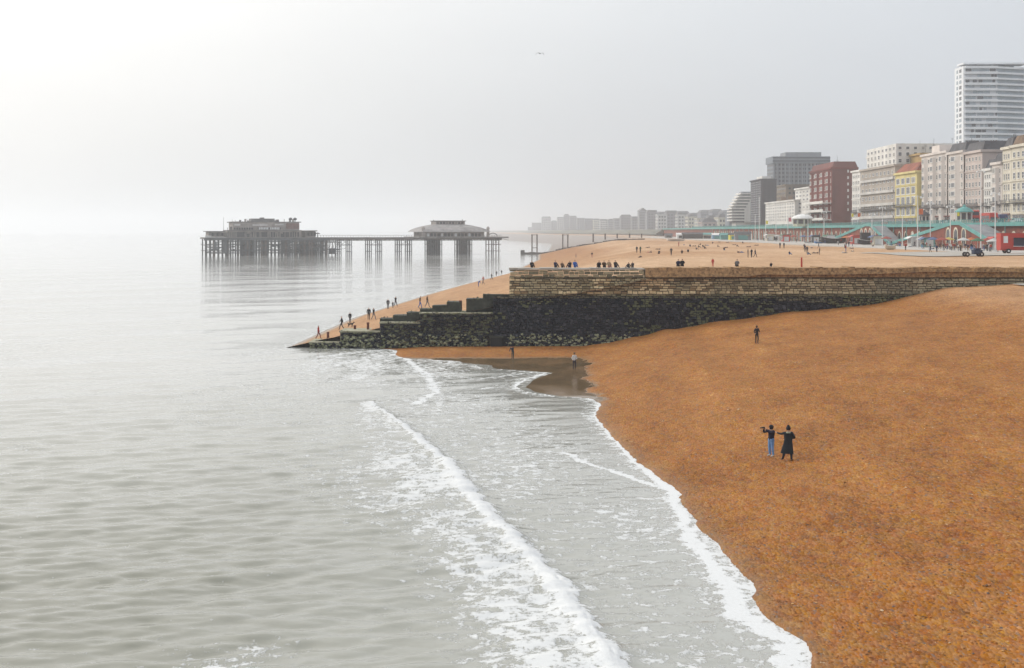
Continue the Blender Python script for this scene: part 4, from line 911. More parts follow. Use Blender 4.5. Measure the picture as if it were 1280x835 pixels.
sf('hotel_block', 'long white seafront hotel right of the dark grey tower', 957, 993.5, 250, WHITE, sea=(12, 6, .4, .5), roof='flat', near=(4, 5, .4, .5), chim=4)
block('apartment_block', 'brown flat roofed block behind the long white hotel', 185, 205, 940, 990, zpx(231, 940), BROWN, sea=(8, 8, .4, .4), near=(6, 8, .4, .4), joined=True)
block('tower_block', 'slim dark grey tower standing on the seafront', 162, 172, 905, 945, zpx(224, 905), DGREY, near=(3, 18, .5, .5), sea=(6, 18, .5, .5), joined=True, kind='wide', pent=(.2, .7, 2, WHITE))
def grey_hotel():
    Y = 1010; x0, x1 = (967 - CX) / F * Y, (1036 - CX) / F * Y
    t = block('tower_block', 'big grey concrete hotel tower with stepped top behind the seafront', x0, x1, Y, Y + 26, zpx(202, Y), GREYT, near=(16, 15, .6, .5), sea=(8, 15, .6, .5), joined=True)
    b = MB(); b.box(x0 - .8, x1 + .8, Y - 1, Y + 27, zpx(204, Y), zpx(195.5, Y)); b.build('crown', GREYT, t)
    b = MB(); b.box(x0 + 9, x1 - 5, Y + 2, Y + 22, zpx(195.5, Y), zpx(190, Y)); b.build('penthouse', W('light_cladding', (.28, .30, .32)), t)
    b = MB(); [b.box(x0 - .9, x1 + .9, Y - 1.2, Y - .8, zpx(q, Y), zpx(q - 1.4, Y)) for q in (198, 202)]; b.build('window_band', M_GLASS, t)
    for k in range(12):
        b = MB(); q = x0 + 2 + k * (x1 - x0 - 3) / 12; b.box(q, q + .8, Y - .7, Y, UZ, zpx(204, Y)); b.build('fin', W('light_cladding', (.28, .30, .32)), t)
grey_hotel()
def stepped_flats():
    t = empty('apartment_block', (0, 0, 0), label='white stepped apartment block with dark balcony bands left of the dark tower', cat='building')
    n = 10; Y = 1030
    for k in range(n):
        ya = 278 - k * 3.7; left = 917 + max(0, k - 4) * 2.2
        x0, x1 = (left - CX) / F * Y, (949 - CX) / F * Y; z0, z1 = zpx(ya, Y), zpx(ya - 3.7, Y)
        b = MB(); b.box(x0, x1, Y, Y + 22, z0, z1 - .9); b.build('storey', W('storey_grey', (.20, .20, .21)), t)  # dark grey storey walls between the white balconies
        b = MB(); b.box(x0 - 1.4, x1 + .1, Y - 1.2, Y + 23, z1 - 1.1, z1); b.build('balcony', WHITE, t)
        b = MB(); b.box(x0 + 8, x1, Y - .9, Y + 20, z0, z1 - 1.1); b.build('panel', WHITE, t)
    b = MB(); b.box((920 - CX) / F * Y, (949 - CX) / F * Y, Y + .5, Y + 20, UZ - 1, zpx(278, Y)); b.build('base', WHITE, t)
    b = MB(); b.box((928 - CX) / F * Y, (948 - CX) / F * Y, Y + 3, Y + 15, zpx(241, Y), zpx(239.5, Y)); b.build('roof_slab', GREYT, t)
stepped_flats()
block('apartment_block', 'thin grey slab block left of the stepped white flats', (911 - CX) / F * 1150, (916.5 - CX) / F * 1150, 1150, 1170, zpx(264, 1150), GREYT, near=(1, 10, .5, .5), joined=True)
def white_tower():
    Y = 860.0; X = lambda p: (p - CX) / F * Y; zt = zpx(84, Y); z0 = UZ
    t = empty('high_rise', (0, 0, 0), label='very tall white apartment tower with rows of balconies at upper right', cat='tower')
    TW = W('tower_white', (.84, .85, .87), .06); TB = mat('balcony_glass', (.36, .42, .47), .2, .2, .1); TS = W('tower_spandrel', (.62, .64, .67), .1)
    b = MB(); b.box(X(1205.6), X(1247), Y + .6, Y + 17, z0, zt); b.build('core', TS, t)
    b = MB(); b.box(X(1205) - .3, X(1205) + 1, Y + .2, Y + 17.2, z0, zt + .8); b.build('side_wing', TW, t)
    b = MB(); b.poly([(X(1247), Y + .6, z0), (X(1286), Y + 8, z0), (X(1286), Y + 8, zt), (X(1247), Y + .6, zt)]); b.box(X(1247), X(1286), Y + 8, Y + 17, z0, zt); b.build('glazed_wing', TB, t)
    n = 29; fh = (zt - z0) / n
    for k in range(n + 1):
        z = z0 + k * fh
        b = MB(); b.box(X(1206), X(1247), Y - .9, Y + 1, z - .75, z + .75); b.poly([(X(1247), Y - .9, z - .7), (X(1287), Y + 6.2, z - .7), (X(1287), Y + 6.2, z + .45), (X(1247), Y - .9, z + .45)])
        b.poly([(X(1247), Y - .9, z + .45), (X(1287), Y + 6.2, z + .45), (X(1287), Y + 8.2, z + .45), (X(1247), Y + .9, z + .45)]); b.poly([(X(1247), Y - .9, z - .7), (X(1247), Y + .9, z - .7), (X(1287), Y + 8.2, z - .7), (X(1287), Y + 6.2, z - .7)]); b.build('balcony', TW, t)
        if k < n and z > zpx(192, Y):
            b = MB(); b.box(X(1205) - .42, X(1205) - .28, Y + 4, Y + 8, z + .7, z + fh - .7); b.build('window', random.choice((TB, M_GLASS)), t); b = MB(); b.box(X(1205) - .42, X(1205) - .28, Y + 10.5, Y + 13.5, z + .7, z + fh - .7); b.build('window', TB, t)
            x = X(1207)
            while x < X(1246):
                w = random.choice((1.6, 2.4, 3.6)); b = MB(); b.box(x, min(x + w, X(1246.5)), Y + .3, Y + .62, z + .75, z + fh - .75); b.build('window', random.choice((M_GLASS, TB, TB, TS)), t); x += w + random.choice((.3, .3, 1.2))
    for a, e in ((1211, 1216), (1222, 1226), (1229, 1243), (1250, 1260), (1263, 1272)):
        b = MB(); b.box(X(a), X(e), Y + 6, Y + 14, zt, zpx(78.5, Y)); b.build('roof_plant', GREYT, t)
    b = MB(); b.box(X(1206), X(1286), Y + 3, Y + 15, zpx(79.5, Y), zpx(77.5, Y)); b.build('roof_slab', TW, t)
white_tower()
# ---- receding town towards the west, each building a thing of its own
def far_town():
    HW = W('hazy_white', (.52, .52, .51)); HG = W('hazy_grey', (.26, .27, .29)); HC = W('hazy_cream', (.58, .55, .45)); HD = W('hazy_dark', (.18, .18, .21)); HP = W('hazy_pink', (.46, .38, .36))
    L_ = [(660, 668, 284, 4300, HG, 'tiny hazy grey'), (665, 677, 278.5, 4000, HG, 'hazy grey sloping'), (677, 689, 272.5, 3700, HW, 'hazy pale flat topped'), (689, 697, 277.5, 3600, HG, 'small hazy grey'),
          (696.5, 705, 273, 3400, HW, 'slim hazy white'), (705, 712, 269.5, 3300, HG, 'peaked hazy grey'), (712, 721, 271.5, 3200, HG, 'broad hazy grey'), (721, 731, 272.5, 3100, HG, 'square hazy grey'),
          (731, 742, 275, 2950, HD, 'dark hazy low'), (742, 750, 275.3, 2850, HC, 'pale greenish hazy'), (750, 760, 276, 2750, HW, 'white hazy low'), (760, 768, 276, 2650, HG, 'bluish hazy low'),
          (768, 776, 273, 2550, HG, 'hazy grey mid height'), (776, 790, 271, 2450, HD, 'broad dark hazy'), (790, 799, 273, 2350, HG, 'grey hazy gabled'), (799, 809, 263.5, 2250, HG, 'tall grey hazy spired'),
          (809, 822, 265.3, 2100, HD, 'tall dark violet grey'), (822, 834, 268, 1950, HW, 'white hazy flat fronted'), (833, 847, 266, 2000, HD, 'dark roofed white'), (847, 860, 268.5, 1900, HW, 'white terraced'),
          (860, 872, 271, 1800, HC, 'cream terraced'), (872, 884, 273, 1700, HC, 'wide cream'), (884, 898, 273.5, 1600, HC, 'yellowish cream'), (898, 912, 272, 1500, HC, 'bright cream'), (878, 897, 278, 1350, HP, 'pinkish low')]
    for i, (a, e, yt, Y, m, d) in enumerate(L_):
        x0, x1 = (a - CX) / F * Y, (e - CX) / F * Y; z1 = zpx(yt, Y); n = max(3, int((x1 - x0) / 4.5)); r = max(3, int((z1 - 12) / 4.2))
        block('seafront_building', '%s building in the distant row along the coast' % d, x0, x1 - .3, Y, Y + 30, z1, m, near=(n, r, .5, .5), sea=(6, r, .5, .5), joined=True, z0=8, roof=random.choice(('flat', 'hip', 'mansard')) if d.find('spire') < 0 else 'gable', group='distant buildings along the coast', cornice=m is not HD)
    for i, (a, e, yt, Y) in enumerate(((822, 838, 265.5, 2300), (846, 862, 264.5, 2350), (862, 876, 267, 2250), (876, 890, 263.5, 2150), (890, 904, 262.5, 2100), (903, 917, 264, 2050))):
        x0, x1 = (a - CX) / F * Y, (e - CX) / F * Y
        w = ['first', 'second', 'third', 'fourth', 'fifth', 'sixth'][i]
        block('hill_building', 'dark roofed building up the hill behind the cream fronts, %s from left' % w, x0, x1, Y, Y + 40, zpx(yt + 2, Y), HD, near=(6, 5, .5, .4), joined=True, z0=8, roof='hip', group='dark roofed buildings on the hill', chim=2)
far_town()
# ------------------------------------------------------------------ seafront arcade, ramps, railings
M_TEAL = mat('teal_paint', (.11, .33, .31), .6, .15, .4); M_ABRICK = mat('arcade_brick', (.23, .06, .035), .9, .3, .3, col2=(.10, .035, .025)); M_CREAMP = mat('cream_paint', (.62, .56, .44), .7, .15, .5)
M_DOORW = mat('white_door', (.62, .62, .60), .7, .15, .6); M_BLACK = mat('black_paint', (.02, .02, .022), .6, .3, .8); M_REDP = mat('red_paint', (.50, .045, .03), .45, .12, .6); M_TYRE = mat('tyre', (.02, .02, .02), .8, .2, 2)
M_WHITEP = mat('white_paint', (.75, .75, .73), .5, .08, .6); M_GREYR = mat('grey_ramp', (.24, .24, .25), .9, .2, .3)
def arcade():
    t = empty('seafront_arcade', (AX, 0, PZ), label='long brick arcade wall with arches under the teal railed upper promenade', cat='arcade')
    b = MB(); b.box(0, 1.0, 150, 1190, 0, UZ - PZ - .6); b.build('wall', M_ABRICK, t)
    b = MB(); b.box(-.9, 9, 150, 1190, UZ - PZ - .6, UZ - PZ + .02); b.build('promenade_slab', M_PAVE, t)
    b = MB(); b.box(-1.15, -.9, 150, 1190, UZ - PZ - .75, UZ - PZ + .25); b.build('fascia', M_TEAL, t)
    arch = MB(); n = 8
    for k in range(n):                                # cream rim
        t0, t1 = math.pi * k / n, math.pi * (k + 1) / n
        for rr0, rr1 in ((1.5, 2.0),):
            P_ = lambda r_, a_: (-.12, r_ * math.cos(a_), 2.6 + r_ * math.sin(a_))
            arch.poly([P_(rr0, t0), P_(rr1, t0), P_(rr1, t1), P_(rr0, t1)], 0)
    arch.box(-.14, .02, 1.5, 2.0, 0, 2.6, 0); arch.box(-.14, .02, -2.0, -1.5, 0, 2.6, 0)
    me_rim = arch.mesh('arch'); me_rim.materials.append(M_CREAMP)
    d = MB(); d.poly([(-.05, 1.5, 0), (-.05, 1.5, 2.6)] + [(-.05, 1.5 * math.cos(math.pi * k / 8), 2.6 + 1.5 * math.sin(math.pi * k / 8)) for k in range(1, 8)] + [(-.05, -1.5, 2.6), (-.05, -1.5, 0)])
    doors = []
    for m in (M_BLACK, M_DOORW, M_GLASS, M_TEAL):
        me = d.mesh('door'); me.materials.append(m); doors.append(me)
    y = 330; k = 0
    while y < 900:
        a = add('arch', me_rim, None, t, (0, y, 0)); add('door', random.choice((doors[0], doors[0], doors[2], doors[1])), None, a); y += 7.6; k += 1
    # railing: posts and rails along the top
    b = MB(); y = 240.0; z = UZ - PZ
    while y < 1000: b.box(-.75, -.60, y, y + .15, z, z + 1.15); y += 1.5
    for q in (.35, .7, 1.12): b.box(-.74, -.62, 240, 1000, z + q, z + q + .09)
    tag(b.build('railing', M_TEAL, t), kind='stuff')
    y = 330
    while y < 900:                                    # iron columns on the lower walk
        c = MB(); c.tube((0, 0, 0), (0, 0, UZ - PZ - .7), .16, .12, n=8); c.tube((0, 0, 0), (0, 0, .8), .28, .24, n=8); c.build('column', M_TEAL, t, (-1.0, y + 3.8, 0)); y += 15.2
arcade()
def ramp(name, label, p_peak, p_left, p_right, xf, arches):
    """brick gabled ramp against the arcade: walks rise from both ends to the upper promenade"""
    yk, yl, yr = Yp(p_peak, xf), Yp(p_left, xf), Yp(p_right, xf)
    t = empty(name, (0, 0, 0), label=label, cat='ramp'); x1 = AX - 1.2
    zt = UZ - .3
    b = MB(); A = [(yr, PZ), (yk - 3, zt), (yk + 3, zt), (yl, PZ)]
    b.poly([(xf, y, z) for y, z in A][::-1]); b.poly([(x1, y, z) for y, z in A])
    for (ya, za), (yb, zb) in zip(A[:-1], A[1:]): b.poly([(xf, ya, za), (xf, yb, zb), (x1, yb, zb), (x1, ya, za)])
    b.build('brickwork', M_ABRICK, t)
    for (ya, za), (yb, zb) in zip(A[:-1], A[1:]):
        b = MB(); b.poly([(xf - .25, ya, za - .1), (xf - .25, yb, zb - .1), (xf - .25, yb, zb + .85), (xf - .25, ya, za + .85)]); b.poly([(xf - .25, ya, za + .85), (xf - .25, yb, zb + .85), (xf + .1, yb, zb + .85), (xf + .1, ya, za + .85)]); b.poly([(xf + .1, ya, za - .1), (xf + .1, ya, za + .85), (xf + .1, yb, zb + .85), (xf + .1, yb, zb - .1)]); b.build('parapet', M_TEAL, t)
        b = MB(); b.poly([(xf + .1, ya, za + .02), (xf + .1, yb, zb + .02), (x1, yb, zb + .02), (x1, ya, za + .02)]); b.build('walkway', M_GREYR, t)
    for k in range(arches):
        y = yk + (k - (arches - 1) / 2) * (yl - yr) * .065; w = min(1.5, (yl - yr) * .035)
        b = MB(); prof = [(y - w, PZ + .6), (y - w, PZ + 3.6)] + [(y - w * math.cos(math.pi * q / 6), PZ + 3.6 + w * math.sin(math.pi * q / 6)) for q in range(1, 6)] + [(y + w, PZ + 3.6), (y + w, PZ + .6)]
        b.poly([(xf - .06, a, c) for a, c in prof]); wd = b.build('arched_window', M_GLASS, t)
        b = MB()
        for q in range(len(prof) - 1):
            (ya, za), (yb, zb) = prof[q], prof[q + 1]; cy_, cz_ = y, PZ + 2.5
            o_ = lambda a, c: (xf - .1, cy_ + (a - cy_) * 1.35, cz_ + (c - cz_) * 1.22)
            b.poly([(xf - .1, ya, za), (xf - .1, yb, zb), o_(yb, zb), o_(ya, za)])
        b.build('surround', M_CREAMP, wd)
ramp('promenade_ramp', 'red brick ramp with teal parapets peaking under the yellow sign', 1195, 1112, 1252, 121.5, 3)
ramp('promenade_ramp', 'smaller red brick ramp with teal parapet right of the white domed kiosk', 1085, 1034, 1112, 123.5, 4)
# ------------------------------------------------------------------ things on the promenades
def lower(px, Y=None, X=None):
    """a point on the lower promenade at photo column px"""
    if X is not None: Y = F * X / (px - CX)
    return Vector(((px - CX) / F * Y, Y, PZ))
def lamp_post(px, X, ytop, label, globes=2, zbase=PZ, name='lamp_post'):
    Y = F * X / (px - CX); h = zpx(ytop, Y) - zbase
    t = empty(name, (X, Y, zbase), label=label, cat='lamp post', group='white poles along the seafront')
    b = MB(); b.tube((0, 0, 0), (0, 0, 1.2), .22, .2, 8); b.tube((0, 0, 1.2), (0, 0, h), .15, .10, 8); b.build('pole', M_WHITEP, t)
    if globes:
        b = MB(); b.tube((-.9, 0, h - .3), (.9, 0, h - .3), .05, n=6); b.tube((-.5, 0, h - .3), (0, 0, h - .9), .04, n=6); b.build('bracket', M_WHITEP, t)
        for s_ in (-.9, .9)[:globes]:
            b = MB(); b.lathe([(0, -.35), (.24, -.2), (.3, 0), (.2, .25), (0, .35)], 10, (s_, 0, h - .65)); b.build('globe', M_WHITEP, t)
lamp_post(1147, 112, 244, 'tallest white lamp post in front of the red brick ramp')
lamp_post(1226, 118, 212, 'thin white lamp post at the right foot of the big ramp')
lamp_post(1128, 118, 262, 'white pole behind the beached white boats', 0, name='flagpole')
lamp_post(985, 122, 262, 'white pole left of the white domed kiosk', 2)
lamp_post(957, 118, 272, 'short white pole nearest the long white hotel', 0, name='flagpole')
lamp_post(949, 118, 246, 'tall white flagpole before the stepped white flats', 0, name='flagpole')
lamp_post(944, 118, 268, 'white flagpole just left of the tall one', 0, name='flagpole')
lamp_post(1090, 122, 266, 'white lamp post on the smaller brick ramp', 2)
def flag(px, y0, y1, X, m, label):
    Y = F * X / (px - CX); z0, z1 = zpx(y1, Y), zpx(y0, Y); w = (z1 - z0) * .8
    t = empty('banner', (X, Y, UZ), label=label, cat='banner', group='coloured banners on the upper promenade')
    b = MB(); b.tube((0, 0, 0), (0, 0, z1 - UZ + .3), .06, n=6); b.build('pole', M_WHITEP, t)
    b = MB(); n = 6
    for k in range(n):
        xa, xe = w * k / n, w * (k + 1) / n; ya, ye = .15 * math.sin(k * 1.3), .15 * math.sin((k + 1) * 1.3)
        b.poly([(xa, ya, z0 - UZ), (xe, ye, z0 - UZ), (xe, ye, z1 - UZ), (xa, ya, z1 - UZ)]); b.poly([(xa, ya + .02, z0 - UZ), (xa, ya + .02, z1 - UZ), (xe, ye + .02, z1 - UZ), (xe, ye + .02, z0 - UZ)])
    b.build('cloth', m, t)
M_ORANGE = mat('orange_cloth', (.70, .16, .04), .8, .15, 1); M_YELLOW = mat('yellow_paint', (.80, .70, .06), .6, .1, 1); M_PINKC = mat('pink_cloth', (.65, .20, .24), .8, .15, 1)
flag(1148.5, 261, 268, 131, M_ORANGE, 'orange banner on the railing left of the big ramp')
flag(1196, 265.5, 270, 130.5, M_YELLOW, 'yellow sign board at the peak of the big ramp')
flag(1064, 267, 271, 131, M_YELLOW, 'small yellow banner over the smaller ramp')
flag(1072, 266.5, 271, 131, M_ORANGE, 'small orange banner over the smaller ramp')
flag(985.5, 272, 277, 131, M_PINKC, 'pink banner beside the white domed kiosk')
flag(957, 276, 280, 131, M_YELLOW, 'tiny yellow banner before the long white hotel')
def kiosk(px0, px1, ytop, X, zb, roofm, wallm, label, dome):
    Y = F * X / ((px0 + px1) / 2 - CX); w = (px1 - px0) / F * Y; h = zpx(ytop, Y) - zb
    t = empty('kiosk', (X, Y, zb), label=label, cat='kiosk')
    b = MB(); R = w * .40; b.lathe([(R, 0), (R, h * .62)], 8); b.build('wall', wallm, t)
    for k in range(8):
        a = math.pi * 2 * (k + .5) / 8; b = MB(); M_ = Matrix.Rotation(a, 4, 'Z'); b.box(R * .93, R * .97, -R * .26, R * .26, h * .22, h * .55, M=M_); b.build('window', M_GLASS, t)
        b = MB(); a2 = math.pi * 2 * k / 8; b.tube((R * 1.05 * math.cos(a2), R * 1.05 * math.sin(a2), 0), (R * 1.05 * math.cos(a2), R * 1.05 * math.sin(a2), h * .62), .1, n=6); b.build('column', M_WHITEP, t)
    b = MB(); prof = [(w * .5, h * .60), (w * .5, h * .66), (w * .40, h * .82), (w * .2, h * .95), (0, h)] if dome else [(w * .5, h * .60), (w * .5, h * .64), (w * .3, h * .80), (w * .09, h * .88), (w * .08, h * .95), (0, h)]
    b.lathe(prof, 16); b.build('roof', roofm, t)
kiosk(989, 1017, 267.5, 128, UZ, M_WHITEP, mat('pale_green_paint', (.52, .56, .42), .7, .1, .5), 'pale green kiosk with broad white domed roof on the promenade', True)
kiosk(1194, 1217, 255.5, 134, UZ, M_TEAL, M_CREAMP, 'small teal roofed shelter above the big ramp', False)
kiosk(1148, 1163, 262, 134, UZ, M_ROOF, M_CREAMP, 'small dark roofed shelter left of the teal roofed one', False)
def vehicle(px, X, zb, L_, H, Wd, m, label, cat, rows=1, rz=0, name=None, group=None):
    Y = F * X / (px - CX); t = empty(name or cat.replace(' ', '_'), (X, Y, zb), rz, label=label, cat=cat, group=group)
    # long axis along local y
    prof = [(-L_ / 2, .35), (-L_ / 2, H * .62), (-L_ / 2 + .25, H * .95), (-L_ / 2 + .7, H), (L_ / 2 - .5, H), (L_ / 2 - .15, H * .93), (L_ / 2, H * .6), (L_ / 2, .35)] if H > 2 else [(-L_ / 2, .3), (-L_ / 2, .8), (-L_ * .28, .92), (-L_ * .14, H), (L_ * .25, H), (L_ * .40, .95), (L_ / 2, .88), (L_ / 2, .3)]
    b = MB(); x0, x1 = -Wd / 2, Wd / 2
    b.poly([(x0, y, z) for y, z in prof]); b.poly([(x1, y, z) for y, z in prof][::-1])
    for k in range(len(prof)):
        (ya, za), (yb, zb_) = prof[k], prof[(k + 1) % len(prof)]; b.poly([(x0, ya, za), (x1, ya, za), (x1, yb, zb_), (x0, yb, zb_)])
    b.build('body', m, t)
    for r_ in range(rows):
        n = 7 if H > 2.4 else 2
        for k in range(n):
            ya = -L_ / 2 + .6 + (L_ - 1.2) * k / n if H > 2 else (-L_ * .16 + k * L_ * .22); ye = ya + ((L_ - 1.2) / n - .18 if H > 2 else L_ * .19); za = (H * (.36 if rows == 1 else (.22 + .42 * r_))) if H > 2 else .95; ze = za + (H * (.38 if rows == 1 else .24) if H > 2 else H * .27)
            for sx in (x0 - .02, x1 + .0):
                w = MB(); w.box(sx, sx + .02, ya, ye, za, ze); w.build('window', M_GLASS, t)
        for yy, s_ in ((-L_ / 2, -1), (L_ / 2, 1)):
            if H > 2: w = MB(); w.box(x0 + .2, x1 - .2, yy - .03, yy + .03, za, min(ze, H * .6) if rows == 1 else min(ze, H * .58 if r_ == 0 else H * .9)); w.build('windscreen', M_GLASS, t)
    for yy in (-L_ * .32, L_ * .32):
        for sx in (x0, x1):
            w = MB(); w.tube((sx - .12, yy, .42 if H > 2 else .32), (sx + .12, yy, .42 if H > 2 else .32), .45 if H > 2 else .33, n=12); wh = w.build('wheel', M_TYRE, t); w = MB(); w.tube((sx - .14, yy, .42 if H > 2 else .32), (sx + .14, yy, .42 if H > 2 else .32), .2, n=8); w.build('hub', M_WHITEP, wh)
    for sx in (x0 + .3, x1 - .3):
        w = MB(); w.box(sx - .15, sx + .15, -L_ / 2 - .04, -L_ / 2, .6, .8); w.build('headlight', M_WHITEP, t)
    return t
G_UP = 'traffic on the seafront road'
vehicle(1212, 141, UZ + .03, 11, 4.3, 2.5, M_REDP, 'red double decker bus on the seafront road right of the teal shelter', 'bus', 2, group=G_UP)
vehicle(1236, 141, UZ + .03, 9, 3.3, 2.4, M_REDP, 'red coach on the road before the lowest white terrace house', 'coach', 1, group=G_UP)
vehicle(1249, 148, UZ + .03, 8, 3.0, 2.4, mat('dark_blue_paint', (.03, .05, .14), .4, .1, 1), 'dark blue van on the road near the tall cream house', 'van', 1, group=G_UP)
for i, (p, c, w) in enumerate(((1262, (.35, .05, .04), 'red'), (1271, (.45, .47, .5), 'silver'), (1180, (.6, .6, .6), 'white'), (1135, (.06, .06, .08), 'black'), (1106, (.4, .05, .04), 'dark red'))):
    vehicle(p, 140, UZ + .03, 4.4, 1.45, 1.75, mat('car_paint_' + w.replace(' ', '_'), c, .3, .05, 1, spec=.6), '%s car driving on the seafront road' % w, 'car', 1, group=G_UP)
# red catering truck at the right edge of the beach
def truck():
    Y = 283; x0 = (1251 - CX) / F * Y; t = empty('catering_truck', (x0, Y, PZ), label='bright red catering truck with dark hatch at the right edge', cat='truck')
    b = MB(); b.box(0, 9.0, 0, 2.6, .9, 4.05); b.box(.05, 8.9, .2, 2.4, .6, .9); b.build('body', M_REDP, t)
    b = MB(); b.box(-.05, 9.05, -.05, 2.65, 4.05, 4.15); b.build('roof', mat('red_roof', (.45, .06, .04), .5, .2, 1), t)
    b = MB(); b.box(.55, 1.45, -.04, 0, 2.1, 3.5); b.build('menu_board', M_WHITEP, t)
    b = MB(); b.box(2.6, 7.5, -.05, 0, 1.5, 3.2); b.build('hatch', mat('hatch_dark', (.02, .025, .06), .4, .2, 1), t)
    b = MB(); b.box(2.5, 7.6, -1.0, 0, 3.2, 3.3); b.build('awning', M_REDP, t)
    b = MB(); b.box(2.5, 7.6, -.35, 0, 1.4, 1.5); b.build('counter', M_WHITEP, t)
    for x in (1.6, 6.8):
        for y in (.05, 2.3):
            w = MB(); w.tube((x, y - .15, .48), (x, y + .15, .48), .48, n=14); wh = w.build('wheel', M_TYRE, t); w = MB(); w.tube((x, y - .18, .48), (x, y + .18, .48), .2, n=8); w.build('hub', M_WHITEP, wh)
truck()
# parasols, stalls and lamp posts crowding the lower promenade
def parasol(px, X, c, label):
    Y = F * X / (px - CX); t = empty('parasol', (X, Y, PZ), label=label, cat='parasol', group='parasols on the lower promenade')
    b = MB(); b.tube((0, 0, 0), (0, 0, 2.7), .05, n=6); b.build('pole', M_WHITEP, t); b = MB(); b.lathe([(1.7, 2.15), (1.65, 2.3), (.8, 2.65), (0, 2.95)], 8); b.build('canopy', c, t)
    b = MB(); b.lathe([(.45, 0), (.45, .06), (.06, .12), (.06, .7), (.55, .72), (.55, .76), (0, .76)], 10, (.9, .5, 0)); b.build('table', M_WHITEP, t)
PC = {'red': mat('red_canvas', (.34, .07, .05), .9, .2, 1), 'white': mat('white_canvas', (.55, .54, .52), .9, .2, 1), 'blue': mat('blue_canvas', (.10, .15, .28), .9, .2, 1), 'yellow': mat('yellow_canvas', (.55, .42, .12), .9, .2, 1), 'green': mat('green_canvas', (.06, .16, .09), .9, .2, 1), 'orange': mat('orange_canvas', (.5, .17, .06), .9, .2, 1)}
for px, X, c, d in ((1108, 116, 'red', 'left of the white boats'), (1152, 117, 'white', 'at the left foot of the big ramp'), (1166, 115, 'blue', 'before the brick arches of the big ramp'), (1178, 112, 'red', 'in the crowd below the big ramp'), (1186, 117, 'yellow', 'under the peak of the big ramp'), (1204, 113, 'white', 'right of the ramp arches'), (1214, 118, 'orange', 'by the right ramp slope'), (1222, 110, 'green', 'beside the thin lamp post'), (1234, 113, 'red', 'left of the catering truck'), (1242, 108, 'white', 'next to the catering truck'),
                    (1058, 118, 'orange', 'below the smaller ramp'), (1004, 121, 'blue', 'under the domed kiosk'), (992, 120, 'red', 'left under the domed kiosk'), (972, 119, 'white', 'between the white poles'), (934, 118, 'yellow', 'right of the grey shed')): parasol(px, X, PC[c], '%s parasol over a table %s' % (c, d))
for px, X, yt, d in ((1103, 117, 258, 'between the two ramps'), (1163, 120, 252, 'before the left slope of the big ramp'), (1188, 119, 256, 'under the peak of the big ramp'), (1244, 112, 240, 'beside the catering truck'), (1030, 121, 264, 'left of the smaller ramp'), (1010, 122, 266, 'right of the domed kiosk'), (970, 122, 268, 'between the flagpoles and the kiosk')): lamp_post(px, X, yt, 'white lamp post %s' % d)
for px, X, w, h, m, d in ((1096, 117, 4, 3.0, M_CREAMP, 'cream stall left of the white cruiser'), (1143, 119, 4, 2.8, M_DOORW, 'white stall at the left foot of the big ramp'), (1160, 118, 3.5, 2.6, M_TEAL, 'teal stall below the left ramp slope'), (1246, 117, 4, 3, M_GREYR, 'grey stall tucked behind the catering truck'), (1070, 119, 4, 3, M_REDP, 'red stall below the smaller ramp'), (1037, 120, 5, 3, M_WHITEP, 'white stall left of the smaller ramp'), (1019, 120, 4, 2.8, M_BLACK, 'black stall right of the domed kiosk'), (982, 119, 4, 3, M_REDP, 'red stall beside the white pole'), (962, 119, 4, 3, M_CREAMP, 'cream stall near the short white pole')):
    Y = F * X / (px - CX); t = empty('stall', (X, Y, PZ), label=d, cat='stall', group='stalls along the lower promenade')
    b = MB(); b.box(-1.5, 1.5, -w / 2, w / 2, 0, h); b.build('wall', m, t); b = MB(); b.poly([(-2.6, -w / 2 - .2, h - .5), (-2.6, w / 2 + .2, h - .5), (-1.2, w / 2 + .2, h + .15), (-1.2, -w / 2 - .2, h + .15)]); b.box(-1.4, 1.7, -w / 2 - .2, w / 2 + .2, h, h + .18); b.build('awning', random.choice((M_WHITEP, M_REDP, PC['blue'], PC['green'])), t)
    b = MB(); b.box(-1.54, -1.5, -w * .38, w * .38, 1.0, h - .5); b.build('hatch', M_GLASS, t); b = MB(); b.box(-1.85, -1.5, -w * .42, w * .42, .9, 1.0); b.build('counter', M_WHITEP, t)
    b = MB(); b.box(-.04 + 1 - 2.0, .04 + 1, -w / 2 - .04, -w / 2, .2, 2.1); b.build('door', M_DOORW, t)
